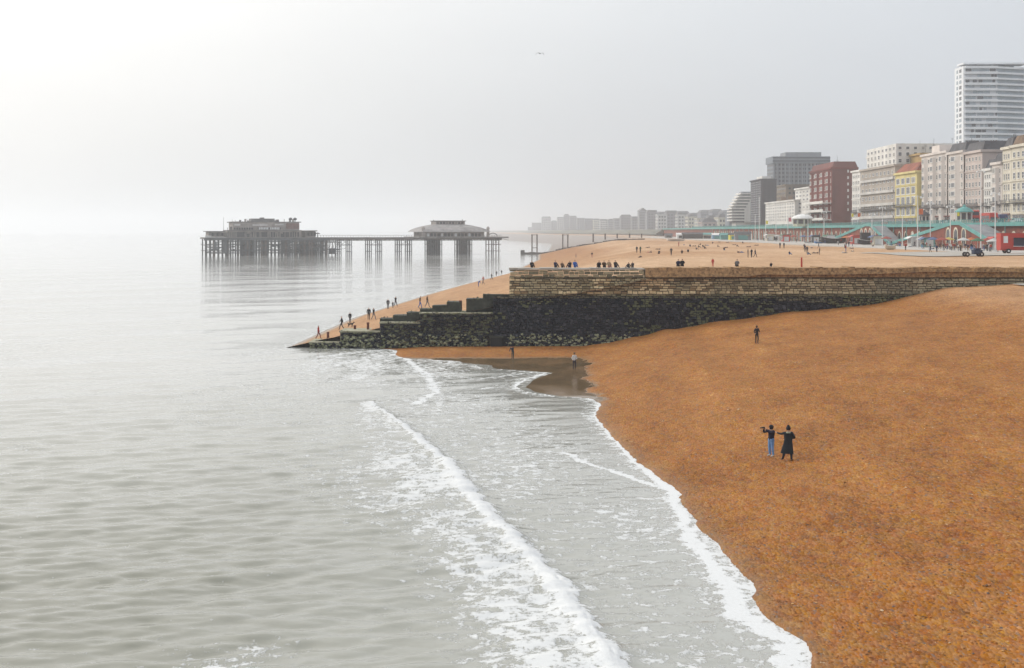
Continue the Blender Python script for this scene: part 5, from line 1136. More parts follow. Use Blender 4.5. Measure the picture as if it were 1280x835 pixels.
# ------------------------------------------------------------------ boats drawn up on the shingle
def boat(px, py, L_, H, m, label, rz=0.0, cabin=None, cover=None, name='boat'):
    p = hit(px, py, True); t = empty(name, p, rz, label=label, cat='boat', group='boats drawn up on the beach')
    n = 12; b = MB(); secs = []
    for k in range(n + 1):
        u_ = k / n; w = math.sin(math.pi * min(1, .18 + u_ * .82)) ** .7 * L_ * .16; sheer = H * (1 + .35 * (2 * u_ - 1) ** 2); keel = .05 + H * .25 * max(0, abs(2 * u_ - 1) - .6) / .4
        x = (u_ - .5) * L_; secs.append([(x, -w, sheer), (x, -w * .75, H * .4), (x, 0, keel), (x, w * .75, H * .4), (x, w, sheer)])
    for A, B in zip(secs[:-1], secs[1:]):
        for q in range(4): b.poly([A[q], A[q + 1], B[q + 1], B[q]])
    b.poly(secs[0]); b.poly(secs[-1][::-1]); b.build('hull', m, t)
    b = MB()
    for A, B in zip(secs[:-1], secs[1:]): b.poly([(A[0][0], A[0][1] * .96, A[0][2] - .12), (B[0][0], B[0][1] * .96, B[0][2] - .12), (B[4][0], B[4][1] * .96, B[4][2] - .12), (A[4][0], A[4][1] * .96, A[4][2] - .12)])
    b.build('deck', cover or M_PWOOD, t)
    b = MB()
    for sgn in (0, 4):
        for A, B in zip(secs[:-1], secs[1:]): b.tube(A[sgn], B[sgn], .06, n=5)
    b.build('gunwale', M_WHITEP if m is not M_WHITEP else M_BLACK, t)
    if cabin:
        cx_, cl, ch, cm = cabin; b = MB(); b.box(cx_ - cl / 2, cx_ + cl / 2, -L_ * .1, L_ * .1, H, H + ch); b.box(cx_ - cl / 2 - .1, cx_ + cl / 2 + .1, -L_ * .11, L_ * .11, H + ch, H + ch + .1); cb = b.build('cabin', cm, t)
        b = MB(); b.box(cx_ - cl * .4, cx_ + cl * .4, -L_ * .1 - .03, -L_ * .1, H + ch * .5, H + ch * .85); b.build('cabin_window', M_GLASS, cb)
    return t
boat(1042, 304.5, 9.5, 1.9, M_BLACK, 'long black fishing boat below the smaller ramp', .15)
boat(1087, 306, 8.0, 1.4, M_BLACK, 'black boat with tall dark cabin', .1, cabin=(-1.5, 3.2, 2.6, M_BLACK))
boat(1121, 304, 5.2, 1.3, M_WHITEP, 'white cabin cruiser beached by the white pole', .3, cabin=(-.2, 1.8, 1.1, M_WHITEP))
boat(1134, 304.5, 5.0, 1.4, M_BLACK, 'dark hulled boat with white cover right of the cruiser', -.2, cover=M_WHITEP, cabin=(.3, 1.6, .7, M_WHITEP))
boat(1113, 312.5, 2.8, 1.0, M_CREAMP, 'small cream dinghy on the shingle in front of the boats', .2)
boat(1123, 307.5, 3.0, .3, M_YELLOW, 'flat yellow kayak beside the dinghy', .1)
boat(1024, 304.5, 3.6, .7, mat('blue_tarp', (.10, .25, .55), .6, .15, 1), 'boat under a bright blue tarpaulin left of the black fishing boat', .1, cover=mat('blue_tarp', (.1, .25, .55)))
boat(1010, 304, 3.2, .5, M_WHITEP, 'low white dinghy left of the blue tarpaulin', .1)
boat(845, 301.5, 9, 1.0, M_WHITEP, 'far white boat on the sand before the white terraces', .1)
# low pale huts far along the beach
def hut(px, py, w, h, m, rm, label):
    p = hit(px, py, True); t = empty('beach_hut', p, 0, label=label, cat='hut', group='huts and stalls at the back of the beach')
    b = MB(); b.box(-w / 2, w / 2, 0, 4, -.3, h); b.build('wall', m, t)
    b = MB(); b.poly([(-w / 2 - .3, -.4, h), (w / 2 + .3, -.4, h), (w / 2 + .3, 2, h + 1.1), (-w / 2 - .3, 2, h + 1.1)]); b.poly([(-w / 2 - .3, 2, h + 1.1), (w / 2 + .3, 2, h + 1.1), (w / 2 + .3, 4.4, h), (-w / 2 - .3, 4.4, h)]); b.poly([(-w / 2, 0, h), (w / 2, 0, h), (w / 2, 2, h + 1.0), (-w / 2, 2, h + 1.0)]); b.build('roof', rm, t)
    b = MB(); b.box(-w * .3, w * .3, -.05, .02, .3, h * .75); b.build('shutter', M_BLACK if random.random() < .6 else M_TEAL, t)
for i, a in enumerate(((852, 298.5, 6, 2.6, M_WHITEP, M_WHITEP, 'white hut at the far end of the hut row'), (866, 299, 12, 3, M_BLACK, M_ROOF, 'long dark shed behind the far white boat'), (884, 299, 7, 2.8, M_CREAMP, M_TEAL, 'cream hut with teal roof in the hut row'),
                       (897, 299.5, 6, 2.6, mat('blue_stall', (.2, .36, .5), .7, .1, 1), M_WHITEP, 'light blue stall in the hut row'), (908, 300, 6, 2.6, M_TEAL, M_TEAL, 'teal stall in the hut row'), (918, 300, 5, 2.6, M_YELLOW, M_ROOF, 'yellow stall in the hut row'),
                       (929, 300.5, 8, 3.4, M_GREYR, M_ROOF, 'grey shed right of the yellow stall'), (968, 301, 5, 3, M_WHITEP, M_RROOF, 'white stall with red roof below the long white hotel'), (836, 298, 5, 2.4, M_GREYR, M_ROOF, 'small grey hut at the far left of the hut row'))): hut(*a)
# pale concrete slipway patch at the top of the near beach, by the groyne
def slipway():
    b = MB(); n = 10; ys = np.linspace(GY - 9, GY - 1.2, 8); xs = np.linspace(57.0, 84, 20)
    for xa, xe in zip(xs[:-1], xs[1:]):
        for ya, ye in zip(ys[:-1], ys[1:]):
            b.poly([(x, y, float(h_near(np.array([x]), np.array([y]), False)[0]) + .16) for x, y in ((xa, ya), (xe, ya), (xe, ye), (xa, ye))])
    tag(b.build('path', M_CONC), kind='structure')
slipway()
b = MB(); xs = np.linspace(76, 98.2, 10); ys = np.linspace(258, 305, 12)
for xa, xe in zip(xs[:-1], xs[1:]):
    for ya, ye in zip(ys[:-1], ys[1:]): b.poly([(x, y, float(h_far(np.array([x]), np.array([y]), True)[0]) + .12) for x, y in ((xa, ya), (xe, ya), (xe, ye), (xa, ye))])
tag(b.build('path', M_CONC), kind='structure')
# ------------------------------------------------------------------ people
M_SKIN = mat('skin', (.50, .30, .21), .6, .08, 6)
_cloth = {}
def cloth(c):
    k = tuple(round(x, 3) for x in c)
    if k not in _cloth: _cloth[k] = mat('cloth_%d' % len(_cloth), c, .9, .2, 5)
    return _cloth[k]
def skin_mesh(name, chains, subdiv=1):
    """chains: list of (list of (pos, radius or (rx,ry), tag), edges); islands each get a root. returns mesh, with per-face tag -> material index"""
    V = []; E = []; R = []; T = []; roots = []
    for pts, edges in chains:
        n = len(V); roots.append(n)
        for p, r, t in pts: V.append(p); R.append(r if isinstance(r, tuple) else (r, r)); T.append(t)
        E += [(n + a, n + b_) for a, b_ in edges]
    me = bpy.data.meshes.new(name); me.from_pydata(V, E, []); o = bpy.data.objects.new(name, me); COL.objects.link(o)
    md = o.modifiers.new('skin', 'SKIN'); md.use_smooth_shade = True
    for k, d in enumerate(me.skin_vertices[0].data): d.radius = R[k]; d.use_root = k in roots
    sm = o.modifiers.new('sub', 'SUBSURF'); sm.levels = subdiv; sm.render_levels = subdiv
    dg = bpy.context.evaluated_depsgraph_get(); out = bpy.data.meshes.new_from_object(o.evaluated_get(dg)); out.name = name
    bpy.data.objects.remove(o); bpy.data.meshes.remove(me)
    # nearest bone decides the material
    A = np.array([V[a] for a, b_ in E]); B = np.array([V[b_] for a, b_ in E]); TT = [T[b_] for a, b_ in E]
    for p in out.polygons:
        c = np.array(p.center); d = B - A; t = np.clip(((c - A) * d).sum(1) / np.maximum((d * d).sum(1), 1e-9), 0, 1); k = int(np.argmin(np.linalg.norm(A + d * t[:, None] - c, axis=1)))
        p.material_index = TT[k]
    return out
SK, TOP, LEG, SHOE, HAIR = 0, 1, 2, 3, 4
def body(pose, fingers=False):
    """1.75 m adult facing -Y; pose gives joint overrides"""
    J = dict(pel=(0, 0, .95), spi=(0, 0, 1.14), che=(0, 0, 1.34), nkb=(0, .01, 1.47), nk=(0, 0, 1.53), h1=(0, -.015, 1.61), h2=(0, 0, 1.69),
             shL=(.165, 0, 1.42), elL=(.235, .03, 1.15), wrL=(.24, -.05, .92), haL=(.24, -.08, .84), shR=(-.165, 0, 1.42), elR=(-.235, .03, 1.15), wrR=(-.24, -.05, .92), haR=(-.24, -.08, .84),
             hiL=(.09, 0, .90), knL=(.10, -.02, .50), anL=(.10, .02, .09), toL=(.11, -.13, .045), hiR=(-.09, 0, .90), knR=(-.10, -.02, .50), anR=(-.10, .02, .09), toR=(-.11, -.13, .045))
    J.update(pose)
    spec = [('pel', (.16, .12), LEG), ('spi', (.135, .105), TOP), ('che', (.165, .12), TOP), ('nkb', .07, TOP), ('nk', .052, SK), ('h1', (.078, .09), SK), ('h2', (.075, .088), HAIR),
            ('shL', .078, TOP), ('elL', .060, TOP), ('wrL', .045, TOP), ('haL', (.042, .022), SK), ('shR', .078, TOP), ('elR', .060, TOP), ('wrR', .045, TOP), ('haR', (.042, .022), SK),
            ('hiL', .092, LEG), ('knL', .066, LEG), ('anL', .05, LEG), ('toL', .045, SHOE), ('hiR', .092, LEG), ('knR', .066, LEG), ('anR', .05, LEG), ('toR', .045, SHOE)]
    ix = {n: i for i, (n, r, t) in enumerate(spec)}
    ed = [('pel', 'spi'), ('spi', 'che'), ('che', 'nkb'), ('nkb', 'nk'), ('nk', 'h1'), ('h1', 'h2'), ('che', 'shL'), ('shL', 'elL'), ('elL', 'wrL'), ('wrL', 'haL'), ('che', 'shR'), ('shR', 'elR'), ('elR', 'wrR'), ('wrR', 'haR'),
          ('pel', 'hiL'), ('hiL', 'knL'), ('knL', 'anL'), ('anL', 'toL'), ('pel', 'hiR'), ('hiR', 'knR'), ('knR', 'anR'), ('anR', 'toR')]
    chains = [([(J[n], r, t) for n, r, t in spec], [(ix[a], ix[b_]) for a, b_ in ed])]
    h1 = Vector(J['h1'])
    chains.append(([(h1 + Vector((0, -.07, -.005)), .014, SK), (h1 + Vector((0, -.105, -.02)), .012, SK)], [(0, 1)]))
    for s_ in (-1, 1): chains.append(([(h1 + Vector((s_ * .07, .01, 0)), .014, SK), (h1 + Vector((s_ * .09, .015, .015)), .012, SK)], [(0, 1)]))
    if fingers:
        for sd in 'LR':
            w, h = Vector(J['wr' + sd]), Vector(J['ha' + sd]); d = (h - w).normalized(); sdv = d.orthogonal().normalized(); up = d.cross(sdv)
            for k, ln in enumerate((.055, .068, .072, .066, .052)):
                if k == 0: a = w + d * .03 + sdv * .03; m_ = a + d * .03 + sdv * .035; e_ = m_ + d * .03 + sdv * .01
                else: a = h - d * .01 + sdv * (.03 - .02 * (k - 1)); m_ = a + d * ln * .55 + up * .008; e_ = a + d * ln * .95 + up * .03
                chains.append(([(a, .009, SK), (m_, .0085, SK), (e_, .007, SK)], [(0, 1), (1, 2)]))
    return skin_mesh('body', chains)
POSES = dict(
    stand={}, stand2=dict(knL=(.12, -.04, .5), elL=(.26, .0, 1.16), wrL=(.15, -.16, 1.08), haL=(.09, -.2, 1.1), elR=(-.26, .02, 1.16), wrR=(-.2, -.14, 1.0), haR=(-.17, -.19, .94)),
    walk=dict(knL=(.10, -.20, .52), anL=(.10, -.26, .12), toL=(.10, -.40, .09), knR=(-.09, .06, .50), anR=(-.09, .32, .16), toR=(-.09, .24, .05), elL=(.22, .14, 1.17), wrL=(.22, .12, .95), haL=(.22, .10, .88), elR=(-.22, -.08, 1.17), wrR=(-.21, -.24, 1.0), haR=(-.2, -.3, .95)),
    stride=dict(knL=(.10, .05, .50), anL=(.10, .26, .12), toL=(.10, .16, .05), knR=(-.09, -.16, .52), anR=(-.09, -.22, .09), toR=(-.09, -.36, .06), che=(0, -.05, 1.33), nkb=(0, -.06, 1.46), nk=(0, -.08, 1.52), h1=(0, -.10, 1.60), h2=(0, -.08, 1.68)),
    sit=dict(pel=(0, 0, .13), spi=(0, .02, .33), che=(0, -.02, .53), nkb=(0, -.03, .66), nk=(0, -.05, .72), h1=(0, -.07, .80), h2=(0, -.06, .88), shL=(.165, -.02, .61), elL=(.24, -.14, .40), wrL=(.16, -.36, .38), haL=(.12, -.43, .40), shR=(-.165, -.02, .61), elR=(-.24, -.14, .40), wrR=(-.16, -.36, .38), haR=(-.12, -.43, .40),
             hiL=(.09, -.02, .12), knL=(.12, -.40, .42), anL=(.12, -.62, .08), toL=(.12, -.76, .05), hiR=(-.09, -.02, .12), knR=(-.12, -.40, .42), anR=(-.12, -.62, .08), toR=(-.12, -.76, .05)),
    lie=dict(pel=(0, 0, .12), spi=(0, .19, .16), che=(0, .38, .22), nkb=(0, .50, .30), nk=(0, .55, .34), h1=(0, .60, .42), h2=(0, .63, .49), shL=(.165, .44, .24), elL=(.25, .52, .06), wrL=(.22, .28, .05), haL=(.2, .2, .05), shR=(-.165, .44, .24), elR=(-.25, .52, .06), wrR=(-.22, .28, .05), haR=(-.2, .2, .05),
             hiL=(.09, -.04, .11), knL=(.12, -.42, .28), anL=(.12, -.80, .07), toL=(.12, -.88, .14), hiR=(-.09, -.04, .11), knR=(-.12, -.46, .10), anR=(-.12, -.86, .07), toR=(-.13, -.92, .16)),
    bend=dict(che=(0, -.20, 1.26), spi=(0, -.06, 1.12), nkb=(0, -.30, 1.34), nk=(0, -.35, 1.38), h1=(0, -.42, 1.43), h2=(0, -.45, 1.51), shL=(.165, -.22, 1.30), elL=(.2, -.32, 1.05), wrL=(.16, -.46, .88), haL=(.14, -.5, .80), shR=(-.165, -.22, 1.30), elR=(-.2, -.32, 1.05), wrR=(-.16, -.46, .88), haR=(-.14, -.5, .80)),
    photo=dict(elL=(.22, -.24, 1.33), wrL=(.08, -.34, 1.56), haL=(.06, -.37, 1.63), elR=(-.22, -.24, 1.33), wrR=(-.08, -.34, 1.56), haR=(-.06, -.37, 1.63), anL=(.12, .02, .09), toL=(.14, -.13, .045), knL=(.11, -.02, .5)),
    reach=dict(elL=(.33, -.10, 1.34), wrL=(.50, -.20, 1.38), haL=(.56, -.24, 1.40), elR=(-.28, .05, 1.18), wrR=(-.12, -.16, 1.14), haR=(-.04, -.2, 1.15), hiL=(.09, 0, .90), knL=(.16, -.08, .50), anL=(.24, .06, .10), toL=(.30, -.06, .045), knR=(-.13, .04, .5), anR=(-.14, .16, .12), toR=(-.17, .04, .05)))
_body = {}
def body_mesh(pose, fingers=False):
    k = (pose, fingers)
    if k not in _body:
        me = body(POSES[pose], fingers)
        for c in range(5): me.materials.append(M_SKIN)
        _body[k] = me
    return _body[k]
def person(loc, pose, rz, top, leg, hair=(.03, .02, .015), label=None, h=1.75, shoe=(.03, .03, .03), group=None, fingers=False, name='person'):
    t = empty(name, loc, rz, label=label, cat='person', group=group); s_ = h / 1.77; t.scale = (s_,) * 3
    o = bpy.data.objects.new('body', body_mesh(pose, fingers)); COL.objects.link(o); o.parent = t
    for k, m in enumerate((M_SKIN, cloth(top), cloth(leg), cloth(shoe), cloth(hair))): o.material_slots[k].link = 'OBJECT'; o.material_slots[k].material = m
    return t
def hair_cap(t, pose, c, long=False):
    J = POSES[pose]; h1 = Vector(J.get('h1', (0, -.015, 1.61))); h2 = Vector(J.get('h2', (0, 0, 1.69)))
    b = MB(); b.lathe([(.06, -.10 if long else -.02), (.092, -.02), (.105, .05), (.095, .11), (.06, .15), (0, .17)], 12); M_ = Matrix.Translation(h1 + Vector((0, .022, -.005)))
    b.v = [tuple(M_ @ Vector(v)) for v in b.v]; b.build('hair', cloth(c), t, smooth=True)
BLK = (.012, .012, .018); NAVY = (.012, .018, .06); DK = (.03, .03, .035); RED = (.35, .03, .02); GRY = (.16, .16, .17); JEAN = (.10, .18, .38); WHT = (.65, .64, .62); BRN = (.10, .055, .03); BLU = (.03, .12, .42); TAN = (.36, .25, .15); PNK = (.5, .22, .2); GRN = (.05, .10, .05)
# near couple on the shingle
p = hit(964, 571, False); q = person(p, 'photo', math.radians(-62), (.012, .012, .03), (.16, .30, .55), BLK, 'person in dark jumper and light blue jeans photographing with raised camera', 1.72, (.55, .53, .5), fingers=True)
hair_cap(q, 'photo', BLK, True); q.scale = (1.25, 1.25, .985)
b = MB(); b.box(-.06, .06, -.46, -.39, 1.60, 1.68); b.tube((0, -.46, 1.64), (0, -.60, 1.64), .035, n=10); cam_o = b.build('camera_body', M_BLACK); 
cam_o.location = p; cam_o.rotation_euler = (0, 0, math.radians(-62)); cam_o.scale = (1.25, 1.25, .985); cam_o.name = 'handheld_camera'
tag(cam_o, 'black camera with lens held up by the person in jeans', 'camera')
p = hit(985.5, 577, False); q = person(p, 'reach', math.radians(-150 + 95), (.010, .014, .022), (.012, .014, .03), BLK, 'person in long dark coat reaching one arm towards the photographer', 1.80, (.10, .09, .09), fingers=True)
q.rotation_euler = (0, 0, math.radians(165)); q.scale = (1.22, 1.22, 1.04)
hair_cap(q, 'reach', BLK)
b = MB(); b.lathe([(.098, .10), (.085, .16), (.06, .21), (.045, .26), (0, .27)], 10, (0, .02, 1.58)); b.build('hat', cloth(BLK), q, smooth=True)
b = MB(); n = 20; prof = [(.10, 1.47), (.19, 1.40), (.19, 1.2), (.175, 1.08), (.205, .85), (.25, .60), (.285, .38)]
for k in range(len(prof) - 1):
    for i in range(n):
        def P_(r_, z, i_): a = 2 * math.pi * i_ / n; w_ = 1 + .10 * math.sin(3 * a + 1) * (1.47 - z); return (r_ * w_ * math.cos(a) + .06 * max(0, 1.0 - z), r_ * .72 * w_ * math.sin(a) + .05 * max(0, 1 - z), z)
        b.poly([P_(*prof[k], i), P_(*prof[k], i + 1), P_(*prof[k + 1], i + 1), P_(*prof[k + 1], i)])
b.build('coat', cloth((.010, .016, .022)), q, smooth=True)
b = MB(); b.lathe([(.105, 1.40), (.125, 1.43), (.12, 1.47), (.09, 1.49)], 14); b.build('scarf', cloth((.40, .42, .30)), q, smooth=True)
# figures nearer the groyne
p = hit(946, 430, False); q = person(p, 'stand2', math.radians(10), (.02, .015, .02), BLK, (.10, .05, .03), 'person in dark clothes standing alone on the shingle before the groyne', 1.74); hair_cap(q, 'stand2', (.10, .05, .03), True)
p = hit(718, 462.5, False); q = person(p, 'stand2', math.radians(20), WHT, (.015, .018, .04), (.16, .10, .06), 'person in white top and dark trousers standing at the wet sand', 1.72); hair_cap(q, 'stand2', (.16, .10, .06))
p = hit(641, 449, False); q = person(p, 'bend', math.radians(-30), (.015, .03, .06), (.02, .06, .07), BLK, 'person in dark blue coat stooping by the groyne culvert', 1.6)
# everyone else: (px, feet row, pose, turn, top, legs, label)
FARG = 'people on the beach'
crowd = [
 (398, 424.5, 'walk', 80, RED, (.20, .03, .02), 'person in orange red coat at the seaward tip of the groyne', 1.7),
 (427, 412.5, 'walk', -80, BLK, DK, 'tall dark figure leading the walkers beside the lower groyne', 1.85), (437.5, 404, 'stand', 30, BLK, BLK, 'dark figure a step behind the tall walker near the groyne', 1.6),
 (461, 400, 'stand', 10, BLK, BLK, 'left of two dark figures standing by the water above the groyne', 1.8), (467, 400, 'walk', 60, BLK, GRY, 'right of two dark figures standing by the water above the groyne', 1.7),
 (485, 386.5, 'stand', 0, DK, DK, 'left of three small figures at the waterline', 1.75), (491, 385, 'stand', 0, DK, DK, 'child between two grown ups at the waterline', 1.1), (494.5, 383.5, 'walk', 50, BLK, BLK, 'right of three small figures at the waterline', 1.8),
 (525, 385, 'stride', 90, BLK, BLU, 'walker in black top and blue trousers on the strip of sand', 1.8), (534, 384, 'walk', 80, BRN, GRY, 'walker in brown coat right of the one in blue trousers', 1.75),
 (598, 358.5, 'bend', 80, BLU, BLU, 'figure in blue on the sand slope left of the wall', 1.5), (604, 356, 'walk', -60, PNK, GRY, 'figure in reddish coat next to the one in blue', 1.8), (614.5, 350, 'walk', 90, BLK, BLK, 'dark walker on the sand slope nearest above the reddish coat', 1.7), (620.5, 345.5, 'stand', 0, DK, DK, 'left of two farthest walkers beside the wall end', 1.7), (627, 343.5, 'stand', 0, DK, DK, 'right of two farthest walkers beside the wall end', 1.6)]
for px, py, pose, rz, tp, lg, lb, h in crowd: person(hit(px, py, True), pose, math.radians(rz), tp, lg, label=lb, h=h, group='walkers on the sand strip beyond the groyne')
# a small dog
def dog(px, py, m, label, far=True, rz=0.0, s_=1.0):
    p = hit(px, py, far); t = empty('dog', p, rz, label=label, cat='dog'); t.scale = (s_,) * 3
    ch = [([((0, .30, .42), .09, 0), ((0, .05, .42), .10, 0), ((0, -.22, .44), .12, 0), ((0, -.36, .55), .075, 0), ((0, -.46, .66), .07, 0), ((0, -.60, .62), .04, 0),
            ((.07, -.22, .36), .05, 0), ((.07, -.24, .20), .032, 0), ((.07, -.23, .03), .03, 0), ((-.07, -.22, .36), .05, 0), ((-.07, -.18, .20), .032, 0), ((-.07, -.16, .03), .03, 0),
            ((.07, .30, .34), .06, 0), ((.07, .24, .24), .04, 0), ((.07, .36, .15), .028, 0), ((.07, .33, .03), .03, 0), ((-.07, .30, .34), .06, 0), ((-.07, .26, .24), .04, 0), ((-.07, .40, .15), .028, 0), ((-.07, .37, .03), .03, 0),
            ((0, .44, .50), .03, 0), ((0, .58, .60), .02, 0)],
           [(0, 1), (1, 2), (2, 3), (3, 4), (4, 5), (2, 6), (6, 7), (7, 8), (2, 9), (9, 10), (10, 11), (0, 12), (12, 13), (13, 14), (14, 15), (0, 16), (16, 17), (17, 18), (18, 19), (0, 20), (20, 21)])]
    for s2 in (-1, 1): ch.append(([((s2 * .04, -.44, .70), .025, 0), ((s2 * .06, -.42, .77), .015, 0)], [(0, 1)]))
    me = skin_mesh('body', ch); me.materials.append(m); add('body', me, None, t)
dog(438.5, 409, cloth(BLK), 'small black dog beside the dark walkers near the groyne', True, math.radians(70))
# sitters along the top of the groyne wall
sit = [(664.5, BLK, BLK, 'leftmost dark sitter on the groyne wall top', 1.0), (694, NAVY, DK, 'dark sitter on the wall left of a hunched one', 1.0), (702.5, BRN, BLK, 'hunched sitter in brown on the wall', .85), (712.5, BLK, NAVY, 'dark sitter on the wall beside the one in blue', 1.0), (718.5, BLU, BLU, 'sitter in bright blue on the wall', 1.05),
       (749, BLK, BLK, 'left of a close dark pair on the wall', 1.0), (755, BRN, BLK, 'right of a close pair on the wall, brown jacket', 1.0), (761, TAN, PNK, 'sitter in tan on the wall beside the pair', 1.05), (769, BLK, NAVY, 'dark sitter on the wall right of the one in tan', 1.05), (786, DK, DK, 'left of two small sitters at the right of the wall coping', .8), (791, DK, BRN, 'right of two small sitters at the right of the wall coping', .85)]
for px, tp, lg, lb, k in sit:
    Y = 162.6 + random.uniform(-.2, .6); person(((px - CX) / F * Y, Y, 9.2), 'sit', math.radians(random.uniform(-40, 40) + 180), tp, lg, label=lb, h=1.75 * k, group='people sitting on the groyne wall')
for px, tp, lb, pose, h in ((848, NAVY, 'left of two dark figures behind the parapet', 'sit', 1.8), (853, BLK, 'right of two dark figures behind the parapet', 'sit', 1.9), (891, (.55, .02, .015), 'person in bright red coat standing at the parapet', 'stand', 1.05), (921.5, GRY, 'grey figure behind the parapet right of the red coat', 'sit', 1.8), (964, BLK, 'small dark figure sitting at the parapet left of the red post', 'sit', 1.1)):
    Y = 164.2; person(((px - CX) / F * Y, Y, 9.3), pose, math.radians(180), tp, tp if tp[0] > .5 else DK, label=lb, h=h, group='people at the pebble parapet')
b = MB(); b.tube((0, 0, 0), (0, 0, 1.08), .11, .10, 10); b.tube((0, 0, 1.08), (0, 0, 1.14), .13, .05, 10); tag(b.build('marker_post', M_REDP, loc=((1002 - CX) / F * 163.5, 163.5, 9.3)), 'bright red post on the parapet of the groyne', 'post')
# beach beyond the wall
mid = [(935, 322, 'stand', BLK, DK, 'left of three dark figures standing close together on the sand'), (939.5, 322, 'stand2', BLK, BLK, 'middle of three dark figures standing close together on the sand'), (944, 322, 'walk', BLK, NAVY, 'right of three dark figures standing close together on the sand'),
       (975, 310.5, 'stand', BLK, BLK, 'left of a dark pair standing on the upper sand'), (980, 310.5, 'stand', DK, BLK, 'right of a dark pair standing on the upper sand'), (1048, 307, 'bend', WHT, DK, 'figure in white jacket stooping near the black fishing boat'), (1061, 308.5, 'stand', BLK, NAVY, 'dark figure right of the stooping white jacket'), (1065.5, 308.5, 'stand', RED, BLK, 'figure in red right of the stooping white jacket'),
       (1132, 313, 'stand2', RED, BLK, 'figure in red and black before the dark hulled boat'), (1163, 316, 'stride', BLK, BLK, 'left of two dark figures on the pale patch below the ramp'), (1171, 315.5, 'stand', NAVY, BLK, 'right of two dark figures on the pale patch below the ramp'),
       (720, 322, 'walk', PNK, GRY, 'figure in pink by the shallow water beyond the wall'), (740, 322, 'stand', DK, PNK, 'figure in dark top above the bright blue sitter'), (796, 316, 'stand', DK, DK, 'left of two figures midway on the sand'), (800.5, 316.5, 'stand', GRN, DK, 'right of two figures midway on the sand'), (839, 319.5, 'walk', BLK, BLK, 'dark walker in the middle of the far sand'), (848.5, 308, 'stand', PNK, RED, 'tall figure in pink far out on the sand'),
       (812, 316, 'lie', DK, PNK, 'person lying on the sand left of the dark walker'), (824, 317.5, 'sit', BLK, BLK, 'dark sitter on the sand left of the dark walker')]
for px, py, pose, tp, lg, lb in mid: person(hit(px, py, True), pose, math.radians(random.uniform(0, 360)), tp, lg, label=lb, h=1.75, group='people on the far beach')
sits = [(868, 308), (873, 309.5), (876, 306.5), (878.5, 309), (883, 307), (870, 312.5), (880.5, 311), (860, 315.5), (852.5, 317), (891, 304.5), (897, 309), (907.5, 310), (909.5, 303.5), (918, 306.5), (928, 304.5), (921, 308.5), (855, 306.5), (862.5, 308.5), (823, 312), (810, 310), (800, 322), (936, 309), (946, 307), (899, 303), (925, 316), (905, 313)]
def cname(c): return {BLK: 'black', DK: 'charcoal', NAVY: 'navy', GRY: 'grey', WHT: 'white', BRN: 'brown', RED: 'red', TAN: 'tan', JEAN: 'jeans blue', PNK: 'pink', BLU: 'blue', GRN: 'green'}[c]
def nth(k): return '%d%s' % (k, 'th' if 10 <= k % 100 <= 20 else {1: 'st', 2: 'nd', 3: 'rd'}.get(k % 10, 'th'))
PN = dict(stand='standing', stand2='standing', walk='walking', stride='striding', sit='sitting', lie='lying')
def scatter(spots, where, group, poses, tops, legs, size=None):
    for k, (px, loc) in enumerate(sorted(spots, key=lambda q: q[0])):
        ps, tp, lg = random.choice(poses), random.choice(tops), random.choice(legs)
        person(loc, ps, random.uniform(0, 6.28), tp, lg, label='%s figure in %s top and %s legs %s, %s from left' % (PN[ps], cname(tp), cname(lg).replace('jeans blue', 'blue'), where, nth(k + 1)), h=size or random.uniform(1.6, 1.85), group=group)
scatter([(px, hit(px, py, True)) for px, py in sits], 'on far sand', 'scattered small figures resting on the far sand', ('sit', 'sit', 'lie'), (BLK, DK, NAVY, BRN), (BLK, DK, JEAN, BRN), 1.8)
scatter([(px, hit(px, py, True)) for px, py in [(random.uniform(985, 1235), random.uniform(307.5, 319)) for k in range(26)]], 'on upper sand', 'figures about the upper sand before the promenade', ('stand', 'walk', 'sit', 'stand2', 'lie'), (BLK, DK, NAVY, GRY, WHT, BRN, RED), (BLK, DK, JEAN, GRY))
def ring(n, fx, X0, X1, z):
    out = []
    for k in range(n): px = fx(); X = random.uniform(X0, X1); out.append((px, (X, F * X / (px - CX), z)))
    return out
scatter(ring(56, lambda: random.choice((min(1245, max(1152, random.gauss(1195, 20))), random.uniform(1150, 1248))), 100, 118, PZ), 'below the big ramp', 'crowd milling below the big ramp', ('stand', 'walk', 'stand2', 'stride'), (BLK, DK, NAVY, GRY, WHT, BRN, RED, TAN), (BLK, DK, JEAN, GRY, TAN))
scatter(ring(26, lambda: random.uniform(940, 1130), 112, 122, PZ), 'before the arches', 'strollers by the arches', ('stand', 'walk', 'stand2'), (BLK, DK, NAVY, GRY, WHT, BRN, RED), (BLK, DK, JEAN, GRY))
scatter(ring(40, lambda: random.uniform(960, 1275), 131, 137, UZ + .02), 'behind teal railing', 'strollers behind the teal railing', ('stand', 'walk', 'stand2'), (BLK, DK, NAVY, GRY, BRN, RED, TAN), (BLK, DK, JEAN, GRY))
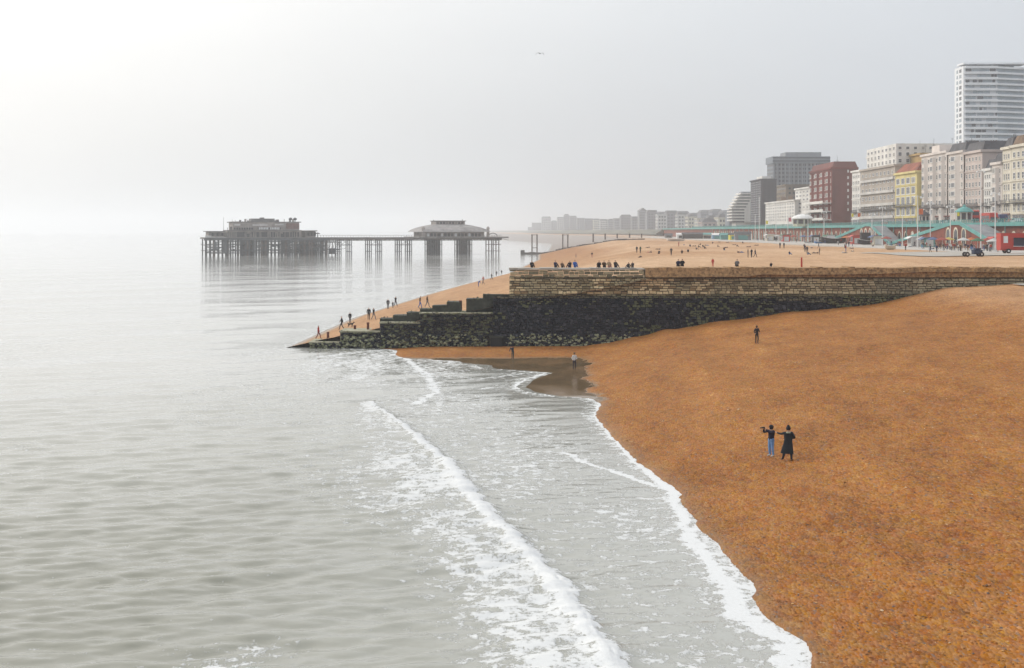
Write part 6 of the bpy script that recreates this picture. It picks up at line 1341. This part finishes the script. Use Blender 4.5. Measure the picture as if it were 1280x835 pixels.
# beach cart with two wheels
def cart():
    p = hit(1217, 321, True); t = empty('beach_cart', p, math.radians(10), label='dark blue wheeled beach cart on the sand before the crowd', cat='cart')
    b = MB(); b.box(-.2, 1.5, -.5, .5, .55, 1.25, j=.05); b.box(.2, 1.3, -.4, .4, 1.25, 1.6, j=.08); b.build('load', cloth((.03, .05, .10)), t)
    b = MB(); b.tube((-1.8, 0, .45), (1.5, 0, .5), .06, n=6); b.tube((-1.8, -.4, .45), (-1.8, .4, .45), .05, n=6); b.build('frame', M_BLACK, t)
    for x, y in ((-1.5, -.5), (-1.5, .5), (1.3, -.55), (1.3, .55)): b = MB(); b.tube((x, y - .1, .45), (x, y + .1, .45), .45, n=14); w = b.build('wheel', M_TYRE, t); b = MB(); b.tube((x, y - .12, .45), (x, y + .12, .45), .16, n=8); b.build('hub', M_WHITEP, w)
cart()
# ------------------------------------------------------------------ gull
def gull():
    Y = 200; p = at(675, 67, Y); t = empty('seagull', p, math.radians(20), label='single grey seagull gliding high in the pale sky', cat='bird')
    me = skin_mesh('body', [([((0, .22, 0), .03, 0), ((0, .08, 0), .07, 0), ((0, -.10, 0), .075, 0), ((0, -.22, .03), .045, 0), ((0, -.32, .02), .015, 0)], [(0, 1), (1, 2), (2, 3), (3, 4)])]); me.materials.append(mat('gull_grey', (.16, .16, .17), .8, .1, 5)); add('body', me, None, t)
    for s_ in (-1, 1):
        b = MB(); secs = [(0.04, .10, -.14, .02), (.25, .08, -.16, .10), (.45, .06, -.10, .08), (.60, .08, -.02, -.08), (.66, .10, .05, -.22)]
        for (x0, a0, c0, z0), (x1, a1, c1, z1) in zip(secs[:-1], secs[1:]):
            for dz, o_ in ((.012, 1), (-.012, -1)):
                q = [(s_ * x0, a0, z0 + dz), (s_ * x1, a1, z1 + dz), (s_ * x1, c1, z1 + dz), (s_ * x0, c0, z0 + dz)]; b.poly(q if o_ * s_ > 0 else q[::-1])
        b.build('wing', mat('gull_grey', (.16, .16, .17)), t, smooth=True)
gull()
# ------------------------------------------------------------------ sea air
def haze():
    b = MB(); b.box(-9000, 6000, -300, 14000, -4.0, 124.0)
    m = bpy.data.materials.new('haze'); m.use_nodes = True; nt = m.node_tree; nt.nodes.clear()
    o = nt.nodes.new('ShaderNodeOutputMaterial'); v = nt.nodes.new('ShaderNodeVolumePrincipled')
    v.inputs['Color'].default_value = (.945, .965, 1.0, 1); v.inputs['Density'].default_value = HAZE_DENSITY; v.inputs['Anisotropy'].default_value = 0.5
    nt.links.new(v.outputs[0], o.inputs['Volume'])
    tag(b.build('haze', m), kind='stuff', label='pale sea haze lying over the beach and town')
haze()
